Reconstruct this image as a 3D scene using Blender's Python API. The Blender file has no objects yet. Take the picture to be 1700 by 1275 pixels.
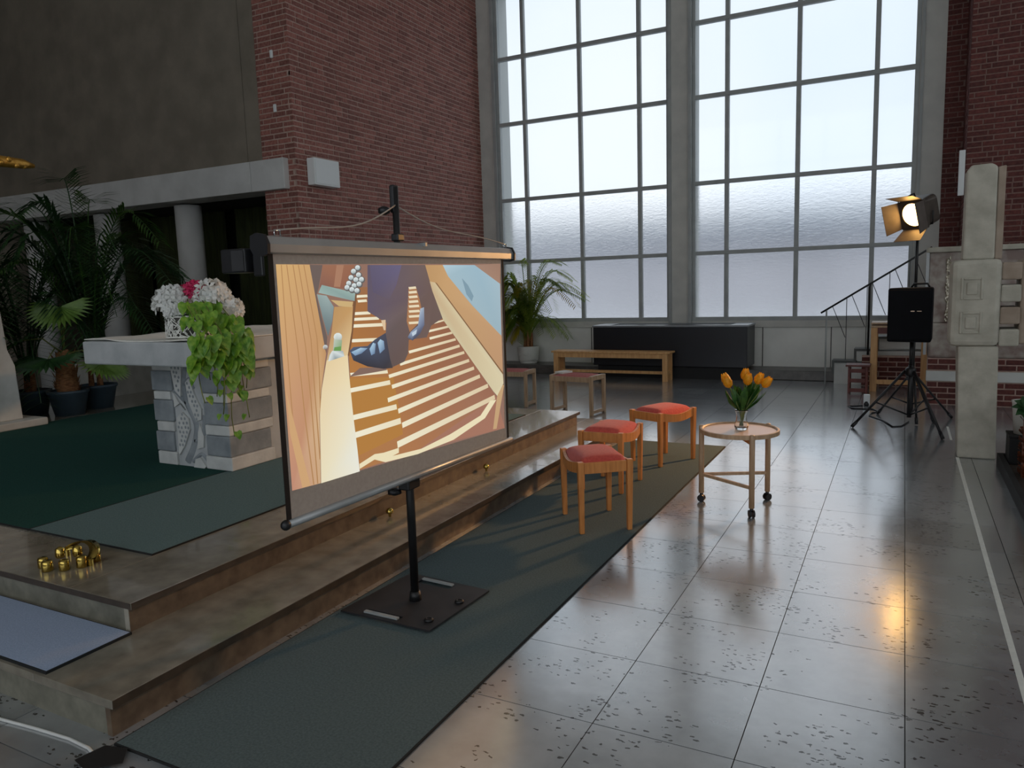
import bpy, bmesh, math, random
from mathutils import Vector, Matrix

# ------------------------------------------------------------------ camera
scene = bpy.context.scene
COL = scene.collection
cam_data = bpy.data.cameras.new('camera')
cam = bpy.data.objects.new('camera', cam_data)
COL.objects.link(cam)
cam_data.sensor_width = 36.0
cam_data.lens = 1245.46 / 1700.0 * 36.0
cam_data.clip_start = 0.05
cam_data.clip_end = 300
_r = Vector((0.88747117, 0.45978586, -0.03149403))
_u = Vector((-0.03235145, 0.13032109, 0.99094389))
_f = Vector((-0.45972633, 0.87841526, -0.13053095))
EYE = Vector((0.0, 0.0, 1.577))
cam.matrix_world = Matrix(((_r.x, _u.x, -_f.x, EYE.x), (_r.y, _u.y, -_f.y, EYE.y), (_r.z, _u.z, -_f.z, EYE.z), (0, 0, 0, 1)))
scene.camera = cam


def in_frame(p, margin=30):
    d = Vector(p) - EYE
    k = d.dot(_f)
    if k <= 0.05:
        return False
    x = 850 + 1245.46 * d.dot(_r) / k
    y = 637.5 - 1245.46 * d.dot(_u) / k
    return -margin < x < 1700 + margin and -margin < y < 1275 + margin


# ------------------------------------------------------------------ world: even overcast sky
SKY_STRENGTH = 1.4
world = bpy.data.worlds.new('overcast_sky')
scene.world = world
world.use_nodes = True
nt = world.node_tree
nt.nodes.clear()
w_out = nt.nodes.new('ShaderNodeOutputWorld')
w_bg = nt.nodes.new('ShaderNodeBackground')
w_tc = nt.nodes.new('ShaderNodeTexCoord')
w_ns = nt.nodes.new('ShaderNodeTexNoise')
w_ns.inputs['Scale'].default_value = 3.0
w_ns.inputs['Detail'].default_value = 3.0
w_cr = nt.nodes.new('ShaderNodeValToRGB')
w_cr.color_ramp.elements[0].position = 0.3
w_cr.color_ramp.elements[0].color = (0.76, 0.85, 0.95, 1)
w_cr.color_ramp.elements[1].position = 0.7
w_cr.color_ramp.elements[1].color = (0.90, 0.94, 0.98, 1)
nt.links.new(w_tc.outputs['Generated'], w_ns.inputs['Vector'])
nt.links.new(w_ns.outputs['Fac'], w_cr.inputs['Fac'])
nt.links.new(w_cr.outputs['Color'], w_bg.inputs['Color'])
w_bg.inputs['Strength'].default_value = SKY_STRENGTH
nt.links.new(w_bg.outputs['Background'], w_out.inputs['Surface'])

# ------------------------------------------------------------------ view
scene.view_settings.view_transform = 'Standard'
scene.view_settings.look = 'None'
scene.view_settings.exposure = 0.15
scene.view_settings.gamma = 1.0
scene.view_settings.use_curve_mapping = False
LAMP_WATTS = 430.0          # used in the stage lamp's builder
scene.cycles.max_bounces = 10
scene.cycles.diffuse_bounces = 5
scene.cycles.transparent_max_bounces = 12
scene.cycles.sample_clamp_indirect = 6.0


# ------------------------------------------------------------------ materials
def lin(c):
    out = []
    for v in c[:3]:
        v = v / 255.0
        out.append(v / 12.92 if v <= 0.04045 else ((v + 0.055) / 1.055) ** 2.4)
    return (out[0], out[1], out[2], 1.0)


def new_mat(name):
    m = bpy.data.materials.new(name)
    m.use_nodes = True
    n = m.node_tree
    n.nodes.clear()
    out = n.nodes.new('ShaderNodeOutputMaterial')
    return m, n, out


def M(name, col, col2=None, rough=0.6, metal=0.0, scale=6.0, detail=5.0, stretch=(1, 1, 1), bump=0.0, bscale=40.0,
      spec=0.5, rand=0.0, sheen=0.0, subs=0.0, emit=0.0, coat=0.0, lo=0.35, hi=0.65):
    m, n, out = new_mat(name)
    b = n.nodes.new('ShaderNodeBsdfPrincipled')
    b.inputs['Roughness'].default_value = rough
    b.inputs['Metallic'].default_value = metal
    b.inputs['Specular IOR Level'].default_value = spec
    b.inputs['Sheen Weight'].default_value = sheen
    b.inputs['Coat Weight'].default_value = coat
    n.links.new(b.outputs['BSDF'], out.inputs['Surface'])
    c1, c2 = lin(col), lin(col2 or col)
    geo = n.nodes.new('ShaderNodeNewGeometry')
    mp = n.nodes.new('ShaderNodeMapping')
    mp.inputs['Scale'].default_value = stretch
    n.links.new(geo.outputs['Position'], mp.inputs['Vector'])
    ns = n.nodes.new('ShaderNodeTexNoise')
    ns.inputs['Scale'].default_value = scale
    ns.inputs['Detail'].default_value = detail
    n.links.new(mp.outputs['Vector'], ns.inputs['Vector'])
    cr = n.nodes.new('ShaderNodeValToRGB')
    cr.color_ramp.elements[0].position = lo
    cr.color_ramp.elements[1].position = hi
    cr.color_ramp.elements[0].color = c1
    cr.color_ramp.elements[1].color = c2
    n.links.new(ns.outputs['Fac'], cr.inputs['Fac'])
    last = cr.outputs['Color']
    if rand > 0:
        oi = n.nodes.new('ShaderNodeObjectInfo')
        at = n.nodes.new('ShaderNodeAttribute')
        at.attribute_name = 'tint'
        ad = n.nodes.new('ShaderNodeMath')
        ad.operation = 'ADD'
        n.links.new(oi.outputs['Random'], ad.inputs[0])
        n.links.new(at.outputs['Fac'], ad.inputs[1])
        fr = n.nodes.new('ShaderNodeMath')
        fr.operation = 'FRACT'
        n.links.new(ad.outputs[0], fr.inputs[0])
        mr = n.nodes.new('ShaderNodeMapRange')
        mr.inputs['To Min'].default_value = 1.0 - rand
        mr.inputs['To Max'].default_value = 1.0 + rand
        n.links.new(fr.outputs[0], mr.inputs['Value'])
        hs = n.nodes.new('ShaderNodeHueSaturation')
        n.links.new(mr.outputs['Result'], hs.inputs['Value'])
        n.links.new(last, hs.inputs['Color'])
        last = hs.outputs['Color']
    n.links.new(last, b.inputs['Base Color'])
    if subs > 0:
        b.inputs['Subsurface Weight'].default_value = subs
        b.inputs['Subsurface Radius'].default_value = (0.01, 0.01, 0.005)
    if bump > 0:
        nb = n.nodes.new('ShaderNodeTexNoise')
        nb.inputs['Scale'].default_value = bscale
        nb.inputs['Detail'].default_value = 4
        n.links.new(mp.outputs['Vector'], nb.inputs['Vector'])
        bp = n.nodes.new('ShaderNodeBump')
        bp.inputs['Strength'].default_value = bump
        bp.inputs['Distance'].default_value = 0.01
        n.links.new(nb.outputs['Fac'], bp.inputs['Height'])
        n.links.new(bp.outputs['Normal'], b.inputs['Normal'])
    if emit > 0:
        n.links.new(last, b.inputs['Emission Color'])
        b.inputs['Emission Strength'].default_value = emit
    return m


def leaf_mat(name, col, col2, rough=0.45, transl=0.35, scale=14):
    m, n, out = new_mat(name)
    b = n.nodes.new('ShaderNodeBsdfPrincipled')
    b.inputs['Roughness'].default_value = rough
    t = n.nodes.new('ShaderNodeBsdfTranslucent')
    mx = n.nodes.new('ShaderNodeMixShader')
    mx.inputs['Fac'].default_value = transl
    geo = n.nodes.new('ShaderNodeNewGeometry')
    ns = n.nodes.new('ShaderNodeTexNoise')
    ns.inputs['Scale'].default_value = scale
    n.links.new(geo.outputs['Position'], ns.inputs['Vector'])
    cr = n.nodes.new('ShaderNodeValToRGB')
    cr.color_ramp.elements[0].position = 0.35
    cr.color_ramp.elements[1].position = 0.65
    cr.color_ramp.elements[0].color = lin(col)
    cr.color_ramp.elements[1].color = lin(col2)
    n.links.new(ns.outputs['Fac'], cr.inputs['Fac'])
    n.links.new(cr.outputs['Color'], b.inputs['Base Color'])
    n.links.new(cr.outputs['Color'], t.inputs['Color'])
    n.links.new(b.outputs['BSDF'], mx.inputs[1])
    n.links.new(t.outputs['BSDF'], mx.inputs[2])
    n.links.new(mx.outputs['Shader'], out.inputs['Surface'])
    return m


def stone_tile_mat(name):
    """polished grey limestone with clusters of dark pits"""
    m, n, out = new_mat(name)
    b = n.nodes.new('ShaderNodeBsdfPrincipled')
    b.inputs['IOR'].default_value = 2.0
    b.inputs['Coat Weight'].default_value = 1.0
    b.inputs['Coat Roughness'].default_value = 0.17
    b.inputs['Coat IOR'].default_value = 2.0
    n.links.new(b.outputs['BSDF'], out.inputs['Surface'])
    geo = n.nodes.new('ShaderNodeNewGeometry')
    base = n.nodes.new('ShaderNodeTexNoise')
    base.inputs['Scale'].default_value = 5.0
    base.inputs['Detail'].default_value = 8
    n.links.new(geo.outputs['Position'], base.inputs['Vector'])
    cr = n.nodes.new('ShaderNodeValToRGB')
    cr.color_ramp.elements[0].position = 0.3
    cr.color_ramp.elements[1].position = 0.7
    cr.color_ramp.elements[0].color = lin((118, 123, 126))
    cr.color_ramp.elements[1].color = lin((146, 150, 152))
    n.links.new(base.outputs['Fac'], cr.inputs['Fac'])
    oi = n.nodes.new('ShaderNodeObjectInfo')
    mr = n.nodes.new('ShaderNodeMapRange')
    mr.inputs['To Min'].default_value = 0.82
    mr.inputs['To Max'].default_value = 1.16
    n.links.new(oi.outputs['Random'], mr.inputs['Value'])
    hs = n.nodes.new('ShaderNodeHueSaturation')
    n.links.new(mr.outputs['Result'], hs.inputs['Value'])
    n.links.new(cr.outputs['Color'], hs.inputs['Color'])
    # pits: small stretched cells inside noise clusters
    mp = n.nodes.new('ShaderNodeMapping')
    mp.inputs['Scale'].default_value = (0.75, 1.5, 1.0)
    mp.inputs['Rotation'].default_value = (0, 0, 0.5)
    n.links.new(geo.outputs['Position'], mp.inputs['Vector'])
    dist = n.nodes.new('ShaderNodeTexNoise')
    dist.inputs['Scale'].default_value = 60
    n.links.new(geo.outputs['Position'], dist.inputs['Vector'])
    addv = n.nodes.new('ShaderNodeVectorMath')
    addv.operation = 'MULTIPLY_ADD'
    addv.inputs[1].default_value = (0.03, 0.03, 0.0)
    n.links.new(dist.outputs['Color'], addv.inputs[0])
    n.links.new(mp.outputs['Vector'], addv.inputs[2])
    vo = n.nodes.new('ShaderNodeTexVoronoi')
    vo.inputs['Scale'].default_value = 40
    n.links.new(addv.outputs['Vector'], vo.inputs['Vector'])
    lt = n.nodes.new('ShaderNodeMath')
    lt.operation = 'LESS_THAN'
    lt.inputs[1].default_value = 0.29
    n.links.new(vo.outputs['Distance'], lt.inputs[0])
    cl = n.nodes.new('ShaderNodeTexNoise')
    cl.inputs['Scale'].default_value = 2.7
    cl.inputs['Detail'].default_value = 3
    n.links.new(geo.outputs['Position'], cl.inputs['Vector'])
    sep = n.nodes.new('ShaderNodeSeparateColor')
    n.links.new(vo.outputs['Color'], sep.inputs['Color'])
    sm = n.nodes.new('ShaderNodeMath')
    sm.operation = 'MULTIPLY_ADD'
    sm.inputs[1].default_value = 0.22
    n.links.new(sep.outputs['Red'], sm.inputs[0])
    n.links.new(cl.outputs['Fac'], sm.inputs[2])
    gt = n.nodes.new('ShaderNodeMath')
    gt.operation = 'GREATER_THAN'
    gt.inputs[1].default_value = 0.69
    n.links.new(sm.outputs[0], gt.inputs[0])
    pit = n.nodes.new('ShaderNodeMath')
    pit.operation = 'MULTIPLY'
    n.links.new(lt.outputs[0], pit.inputs[0])
    n.links.new(gt.outputs[0], pit.inputs[1])
    mix = n.nodes.new('ShaderNodeMix')
    mix.data_type = 'RGBA'
    n.links.new(pit.outputs[0], mix.inputs['Factor'])
    n.links.new(hs.outputs['Color'], mix.inputs['A'])
    mix.inputs['B'].default_value = lin((34, 33, 31))
    n.links.new(mix.outputs['Result'], b.inputs['Base Color'])
    # polish: pits are dull
    rr = n.nodes.new('ShaderNodeMapRange')
    rr.inputs['To Min'].default_value = 0.2
    rr.inputs['To Max'].default_value = 0.9
    n.links.new(pit.outputs[0], rr.inputs['Value'])
    n.links.new(rr.outputs['Result'], b.inputs['Roughness'])
    sp = n.nodes.new('ShaderNodeMapRange')
    sp.inputs['To Min'].default_value = 1.0
    sp.inputs['To Max'].default_value = 0.05
    n.links.new(pit.outputs[0], sp.inputs['Value'])
    n.links.new(sp.outputs['Result'], b.inputs['Specular IOR Level'])
    bn = n.nodes.new('ShaderNodeTexNoise')
    bn.inputs['Scale'].default_value = 9
    n.links.new(geo.outputs['Position'], bn.inputs['Vector'])
    bp = n.nodes.new('ShaderNodeBump')
    bp.inputs['Strength'].default_value = 0.05
    bp.inputs['Distance'].default_value = 0.02
    n.links.new(bn.outputs['Fac'], bp.inputs['Height'])
    n.links.new(bp.outputs['Normal'], b.inputs['Normal'])
    return m


def pane_mat(name, frosted):
    m, n, out = new_mat(name)
    if not frosted:
        tr = n.nodes.new('ShaderNodeBsdfTransparent')
        tr.inputs['Color'].default_value = (0.69, 0.715, 0.735, 1)
        tl = n.nodes.new('ShaderNodeBsdfTranslucent')
        tl.inputs['Color'].default_value = (0.9, 0.94, 0.97, 1)
        gl = n.nodes.new('ShaderNodeBsdfGlossy')
        gl.inputs['Roughness'].default_value = 0.05
        m1 = n.nodes.new('ShaderNodeMixShader')
        m1.inputs['Fac'].default_value = 0.10
        m2 = n.nodes.new('ShaderNodeMixShader')
        m2.inputs['Fac'].default_value = 0.03
        n.links.new(tr.outputs[0], m1.inputs[1])
        n.links.new(tl.outputs[0], m1.inputs[2])
        n.links.new(m1.outputs[0], m2.inputs[1])
        n.links.new(gl.outputs[0], m2.inputs[2])
        n.links.new(m2.outputs[0], out.inputs['Surface'])
        return m
    rf = n.nodes.new('ShaderNodeBsdfRefraction')
    rf.inputs['Color'].default_value = (0.84, 0.85, 0.86, 1)
    rf.inputs['Roughness'].default_value = 0.32
    rf.inputs['IOR'].default_value = 1.25
    geo = n.nodes.new('ShaderNodeNewGeometry')
    mp = n.nodes.new('ShaderNodeMapping')
    mp.inputs['Scale'].default_value = (1, 1, 2.4)
    n.links.new(geo.outputs['Position'], mp.inputs['Vector'])
    ns = n.nodes.new('ShaderNodeTexNoise')
    ns.inputs['Scale'].default_value = 13
    ns.inputs['Detail'].default_value = 2
    n.links.new(mp.outputs['Vector'], ns.inputs['Vector'])
    bp = n.nodes.new('ShaderNodeBump')
    bp.inputs['Strength'].default_value = 0.55
    bp.inputs['Distance'].default_value = 0.03
    n.links.new(ns.outputs['Fac'], bp.inputs['Height'])
    n.links.new(bp.outputs['Normal'], rf.inputs['Normal'])
    tr = n.nodes.new('ShaderNodeBsdfTransparent')
    mx = n.nodes.new('ShaderNodeMixShader')
    mx.inputs['Fac'].default_value = 0.88
    n.links.new(tr.outputs[0], mx.inputs[1])
    n.links.new(rf.outputs[0], mx.inputs[2])
    n.links.new(mx.outputs[0], out.inputs['Surface'])
    return m


def glass_mat(name):
    m, n, out = new_mat(name)
    b = n.nodes.new('ShaderNodeBsdfPrincipled')
    b.inputs['Base Color'].default_value = (0.95, 0.97, 0.96, 1)
    b.inputs['Roughness'].default_value = 0.02
    b.inputs['IOR'].default_value = 1.3
    b.inputs['Transmission Weight'].default_value = 1.0
    n.links.new(b.outputs['BSDF'], out.inputs['Surface'])
    return m


def emit_mat(name, col, strength):
    m, n, out = new_mat(name)
    e = n.nodes.new('ShaderNodeEmission')
    e.inputs['Color'].default_value = lin(col)
    e.inputs['Strength'].default_value = strength
    n.links.new(e.outputs[0], out.inputs['Surface'])
    return m


def image_mat(name, strength):
    """projected picture: light coming off the screen cloth, colours stored per corner"""
    m, n, out = new_mat(name)
    at = n.nodes.new('ShaderNodeAttribute')
    at.attribute_name = 'picture'
    e = n.nodes.new('ShaderNodeEmission')
    e.inputs['Strength'].default_value = strength
    n.links.new(at.outputs['Color'], e.inputs['Color'])
    n.links.new(e.outputs[0], out.inputs['Surface'])
    return m


MAT = {
    'tile': stone_tile_mat('grey_stone_tile'),
    'grout': M('grout', (30, 29, 27), rough=0.9),
    'brick': M('red_brick', (126, 76, 68), (152, 102, 92), rough=0.85, scale=30, bump=0.35, bscale=90, rand=0.26),
    'mortar': M('mortar', (186, 160, 148), (170, 146, 134), rough=0.95, scale=20, bump=0.2),
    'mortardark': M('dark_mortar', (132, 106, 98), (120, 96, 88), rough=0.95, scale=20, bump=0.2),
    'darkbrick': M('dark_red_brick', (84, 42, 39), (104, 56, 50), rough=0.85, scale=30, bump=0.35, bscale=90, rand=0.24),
    'concrete': M('bare_concrete', (116, 108, 96), (132, 123, 110), rough=0.9, scale=2.5, detail=8, bump=0.12, bscale=25),
    'beam': M('painted_concrete', (190, 190, 188), (204, 204, 202), rough=0.75, scale=3),
    'plaster': M('pale_plaster', (206, 204, 196), (216, 214, 206), rough=0.9, scale=2),
    'ceiling': M('ceiling_paint', (214, 210, 202), (224, 220, 212), rough=0.9, scale=2),
    'frame': M('grey_window_paint', (152, 156, 155), (164, 168, 166), rough=0.5, scale=5),
    'jamb': M('grey_jamb_paint', (186, 186, 180), (198, 197, 190), rough=0.7, scale=4),
    'pane': pane_mat('clear_pane', False),
    'frost': pane_mat('ripple_pane', True),
    'panel': M('grey_wall_panel', (216, 216, 210), (226, 226, 220), rough=0.7, scale=3),
    'ledge': M('dark_ledge_stone', (72, 70, 66), (90, 87, 82), rough=0.35, scale=12),
    'step': M('brown_grey_step_stone', (114, 108, 96), (144, 137, 123), rough=0.2, coat=0.5, spec=0.8, scale=9, detail=9, lo=0.3, hi=0.7),
    'riser': M('shaded_riser_stone', (80, 66, 53), (114, 98, 80), rough=0.5, scale=14, detail=9, lo=0.3, hi=0.7),  # step stone; its shade and warm lamplight are put into this brown
    'endstone': M('daylit_end_stone', (96, 94, 82), (130, 127, 113), rough=0.6, scale=12, detail=9, lo=0.3, hi=0.7),  # same stone, greyer daylight of the near ends put into the colour
    'nosing': M('dark_nosing_stone', (58, 48, 38), (74, 62, 50), rough=0.4, scale=14),  # darker strip laid over the tread edges
    'stepend': M('pale_step_edge_stone', (150, 144, 130), (166, 160, 146), rough=0.6, scale=14),
    'carpet_dark': M('dark_green_carpet', (36, 70, 64), (46, 82, 75), rough=1.0, scale=120, bump=0.4, bscale=500, spec=0.1),
    'carpet_grey': M('grey_green_carpet', (92, 114, 115), (106, 128, 129), rough=1.0, scale=120, bump=0.4, bscale=500, spec=0.1),
    'carpet_floor': M('slate_green_runner', (84, 97, 98), (98, 111, 112), rough=1.0, scale=110, bump=0.4, bscale=500, spec=0.1),
    'carpet_edge': M('carpet_edge_binding', (24, 26, 26), rough=0.9),
    'mat_skytint': M('sky_tinted_mat', (150, 164, 188), (164, 178, 202), rough=0.8, scale=140, bump=0.3, bscale=500, spec=0.3),  # sky reflection put into the colour as a blue tint
    'black': M('black_metal', (20, 20, 21), (26, 26, 27), rough=0.45, scale=8),
    'blackplate': M('black_powder_coat', (38, 38, 40), (46, 46, 48), rough=0.5, scale=10),
    'blackplastic': M('black_plastic', (14, 15, 18), (20, 21, 25), rough=0.4, scale=8),
    'speaker': M('blue_black_speaker', (7, 9, 14), (10, 12, 18), rough=0.75, scale=10, spec=0.2),
    'casing': M('silver_casing', (158, 160, 160), (170, 172, 172), rough=0.38, metal=0.55, scale=6),
    'fabric': M('grey_white_screen_cloth', (160, 152, 144), (168, 160, 152), rough=0.9, scale=60),
    'border': M('black_screen_border', (18, 14, 13), rough=0.9),
    'borderback': M('brown_screen_back', (92, 66, 50), (104, 76, 58), rough=0.9),
    'picture': image_mat('projected_picture', 0.86),
    'beech': M('beech_wood', (190, 118, 58), (214, 142, 78), rough=0.42, scale=7, stretch=(6, 6, 0.7), detail=6),
    'paleoak': M('pale_oak_wood', (168, 138, 108), (190, 160, 128), rough=0.45, scale=8, stretch=(5, 5, 0.8), detail=6),
    'pine': M('pine_wood', (196, 146, 92), (214, 168, 112), rough=0.5, scale=7, stretch=(4, 4, 0.7), detail=6),
    'tabletop': M('pale_table_laminate', (216, 186, 164), (224, 196, 174), rough=0.3, scale=3),
    'redcush': M('coral_red_fabric', (196, 74, 64), (210, 88, 76), rough=0.95, scale=60, bump=0.3, bscale=400, sheen=0.3, spec=0.15),
    'pinkcush': M('faded_rose_fabric', (176, 104, 100), (190, 118, 112), rough=0.95, scale=60, bump=0.3, bscale=400, spec=0.15),
    'paper': M('white_paper', (226, 224, 216), rough=0.8),
    'glass': glass_mat('vase_glass'),
    'water': glass_mat('vase_water'),
    'tulip': leaf_mat('yellow_tulip_petal', (232, 158, 18), (246, 186, 44), rough=0.5, transl=0.3, scale=60),
    'tulipleaf': leaf_mat('tulip_leaf', (38, 84, 30), (66, 112, 44), transl=0.25, scale=40),
    'palm': leaf_mat('palm_leaf', (100, 132, 46), (150, 168, 66), transl=0.55, scale=6),
    'palmlight': leaf_mat('light_palm_leaf', (138, 166, 62), (184, 196, 92), transl=0.6, scale=6),
    'palmmid': leaf_mat('mid_green_palm_leaf', (42, 78, 30), (74, 108, 42), transl=0.3, scale=6),
    'palmyellow': leaf_mat('yellowing_palm_leaf', (166, 152, 34), (188, 170, 50), transl=0.45, scale=8),
    'palmdark': leaf_mat('dark_palm_leaf', (32, 62, 34), (54, 90, 46), transl=0.2, scale=6),
    'fanleaf': leaf_mat('light_green_fan_leaf', (96, 128, 56), (118, 150, 68), transl=0.3, scale=12),
    'pothos': leaf_mat('bright_trailing_leaf', (92, 146, 40), (146, 184, 66), rough=0.35, transl=0.3, scale=30),
    'deepleaf': leaf_mat('deep_green_leaf', (30, 66, 34), (50, 90, 48), transl=0.2, scale=30),
    'whitepetal': leaf_mat('white_petal', (228, 230, 228), (244, 244, 240), rough=0.7, transl=0.3, scale=50),
    'pinkpetal': leaf_mat('pink_petal', (206, 30, 92), (226, 70, 122), rough=0.7, transl=0.3, scale=50),
    'wicker': M('white_wicker', (222, 222, 216), (236, 236, 230), rough=0.6, scale=60),
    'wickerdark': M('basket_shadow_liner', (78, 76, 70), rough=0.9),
    'stem': M('plant_stem', (96, 110, 52), (120, 128, 66), rough=0.6, scale=30),
    'trunk': M('fibrous_palm_trunk', (120, 78, 48), (168, 118, 78), rough=0.9, scale=25, stretch=(1, 1, 3), bump=0.6, bscale=60),
    'stump': M('reddish_bark', (96, 42, 22), (150, 84, 48), rough=0.4, scale=26, stretch=(1, 1, 3), bump=0.7, bscale=60),
    'whitepot': M('white_ceramic_pot', (196, 196, 188), (206, 206, 198), rough=0.4, scale=4),
    'bluepot': M('dark_blue_pot', (46, 62, 74), (58, 76, 88), rough=0.4, scale=4),
    'soil': M('soil', (40, 30, 22), (56, 42, 30), rough=1.0, scale=60, bump=0.6),
    'altarstone': M('grey_altar_stone', (164, 168, 170), (186, 189, 190), rough=0.75, scale=5, detail=8, bump=0.15, bscale=30),
    'altardark': M('dark_altar_stone', (124, 131, 136), (150, 156, 160), rough=0.8, scale=7, detail=8, bump=0.25, bscale=30),
    'altarpale': M('pale_altar_stone', (190, 192, 190), (208, 209, 206), rough=0.8, scale=8, bump=0.2, bscale=40),
    'relief': M('carved_relief_stone', (150, 134, 118), (176, 160, 142), rough=0.85, scale=8, bump=0.2, bscale=40),
    'cloth': M('white_altar_cloth', (226, 224, 216), (236, 234, 226), rough=0.85, scale=20),
    'pedestal': M('pale_grey_pedestal_stone', (168, 168, 162), (190, 190, 184), rough=0.8, scale=4, detail=8, bump=0.1, bscale=30),
    'gold': M('gilded_wood', (206, 150, 60), (226, 174, 84), rough=0.35, metal=0.7, scale=20, bump=0.6, bscale=45),
    'brass': M('polished_brass', (196, 168, 84), (206, 178, 96), rough=0.16, metal=1.0, scale=10),
    'curtain': M('olive_curtain', (40, 45, 20), (56, 62, 30), rough=1.0, scale=8, stretch=(6, 1, 0.3)),
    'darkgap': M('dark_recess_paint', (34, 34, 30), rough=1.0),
    'bluebox': M('dark_navy_lacquer', (7, 9, 18), (10, 13, 24), rough=0.35, scale=4),
    'boxtop': M('grey_box_rim', (128, 132, 136), rough=0.35),
    'whitebox': M('white_plastic', (222, 226, 226), rough=0.5),
    'stonewhite': M('weathered_white_stone', (168, 164, 150), (192, 188, 174), rough=0.9, scale=7, detail=9, bump=0.35, bscale=22),
    'stonelit': M('lamplit_tan_stone', (150, 134, 118), (168, 152, 136), rough=0.85, scale=7, bump=0.3, bscale=25),  # warm tan stands for lamplight falling on the pillar's stone
    'marble': M('pinkish_grey_marble', (132, 112, 104), (176, 168, 158), rough=0.5, scale=5, detail=10, lo=0.4, hi=0.6),
    'mosaic': M('glittering_mosaic', (120, 108, 84), (238, 232, 214), rough=0.15, metal=0.5, scale=40, bump=1.0, bscale=60),
    'redwood': M('dark_red_wood', (92, 42, 36), (110, 54, 46), rough=0.5, scale=9),
    'stairwhite': M('white_stair_paint', (196, 198, 194), (206, 208, 204), rough=0.7, scale=4),
    'stairdark': M('dark_stair_tread', (66, 68, 66), (76, 78, 76), rough=0.5, scale=9),
    'planter': M('black_planter', (14, 14, 15), (20, 20, 21), rough=0.7, scale=5),
    'tape': M('white_floor_tape', (212, 212, 204), (220, 220, 212), rough=0.7, scale=30),
    'gaffer': M('black_cloth_tape', (18, 18, 18), rough=0.7),
    'cablewhite': M('white_cable_sheath', (212, 212, 208), rough=0.5),
    'cablegrey': M('pale_cord', (170, 160, 150), rough=0.8),
    'lampshell': M('grey_lamp_shell', (70, 62, 56), (82, 74, 66), rough=0.45, metal=0.4, scale=10),
    'barn': M('dark_grey_barn_door', (92, 84, 78), (104, 96, 90), rough=0.5, metal=0.3, scale=10),
    'lens': emit_mat('lit_lamp_lens', (255, 196, 112), 18.0),
    'chrome': M('chrome', (200, 200, 200), rough=0.15, metal=1.0),
    'outground': M('pale_gravel', (196, 197, 198), (212, 213, 214), rough=1.0, scale=3),
    'outwall': M('pale_house_wall', (196, 194, 198), (210, 208, 212), rough=1.0, scale=0.6),
    'outroof': M('slate_house_roof', (96, 104, 116), (108, 116, 128), rough=1.0, scale=0.6),
    'outreveal': M('pale_outer_reveal', (196, 198, 194), rough=0.9),
}


# ------------------------------------------------------------------ geometry helpers
def wloc(o):
    v = Vector((0, 0, 0))
    while o is not None:
        v += o.location
        o = o.parent
    return v


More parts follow.
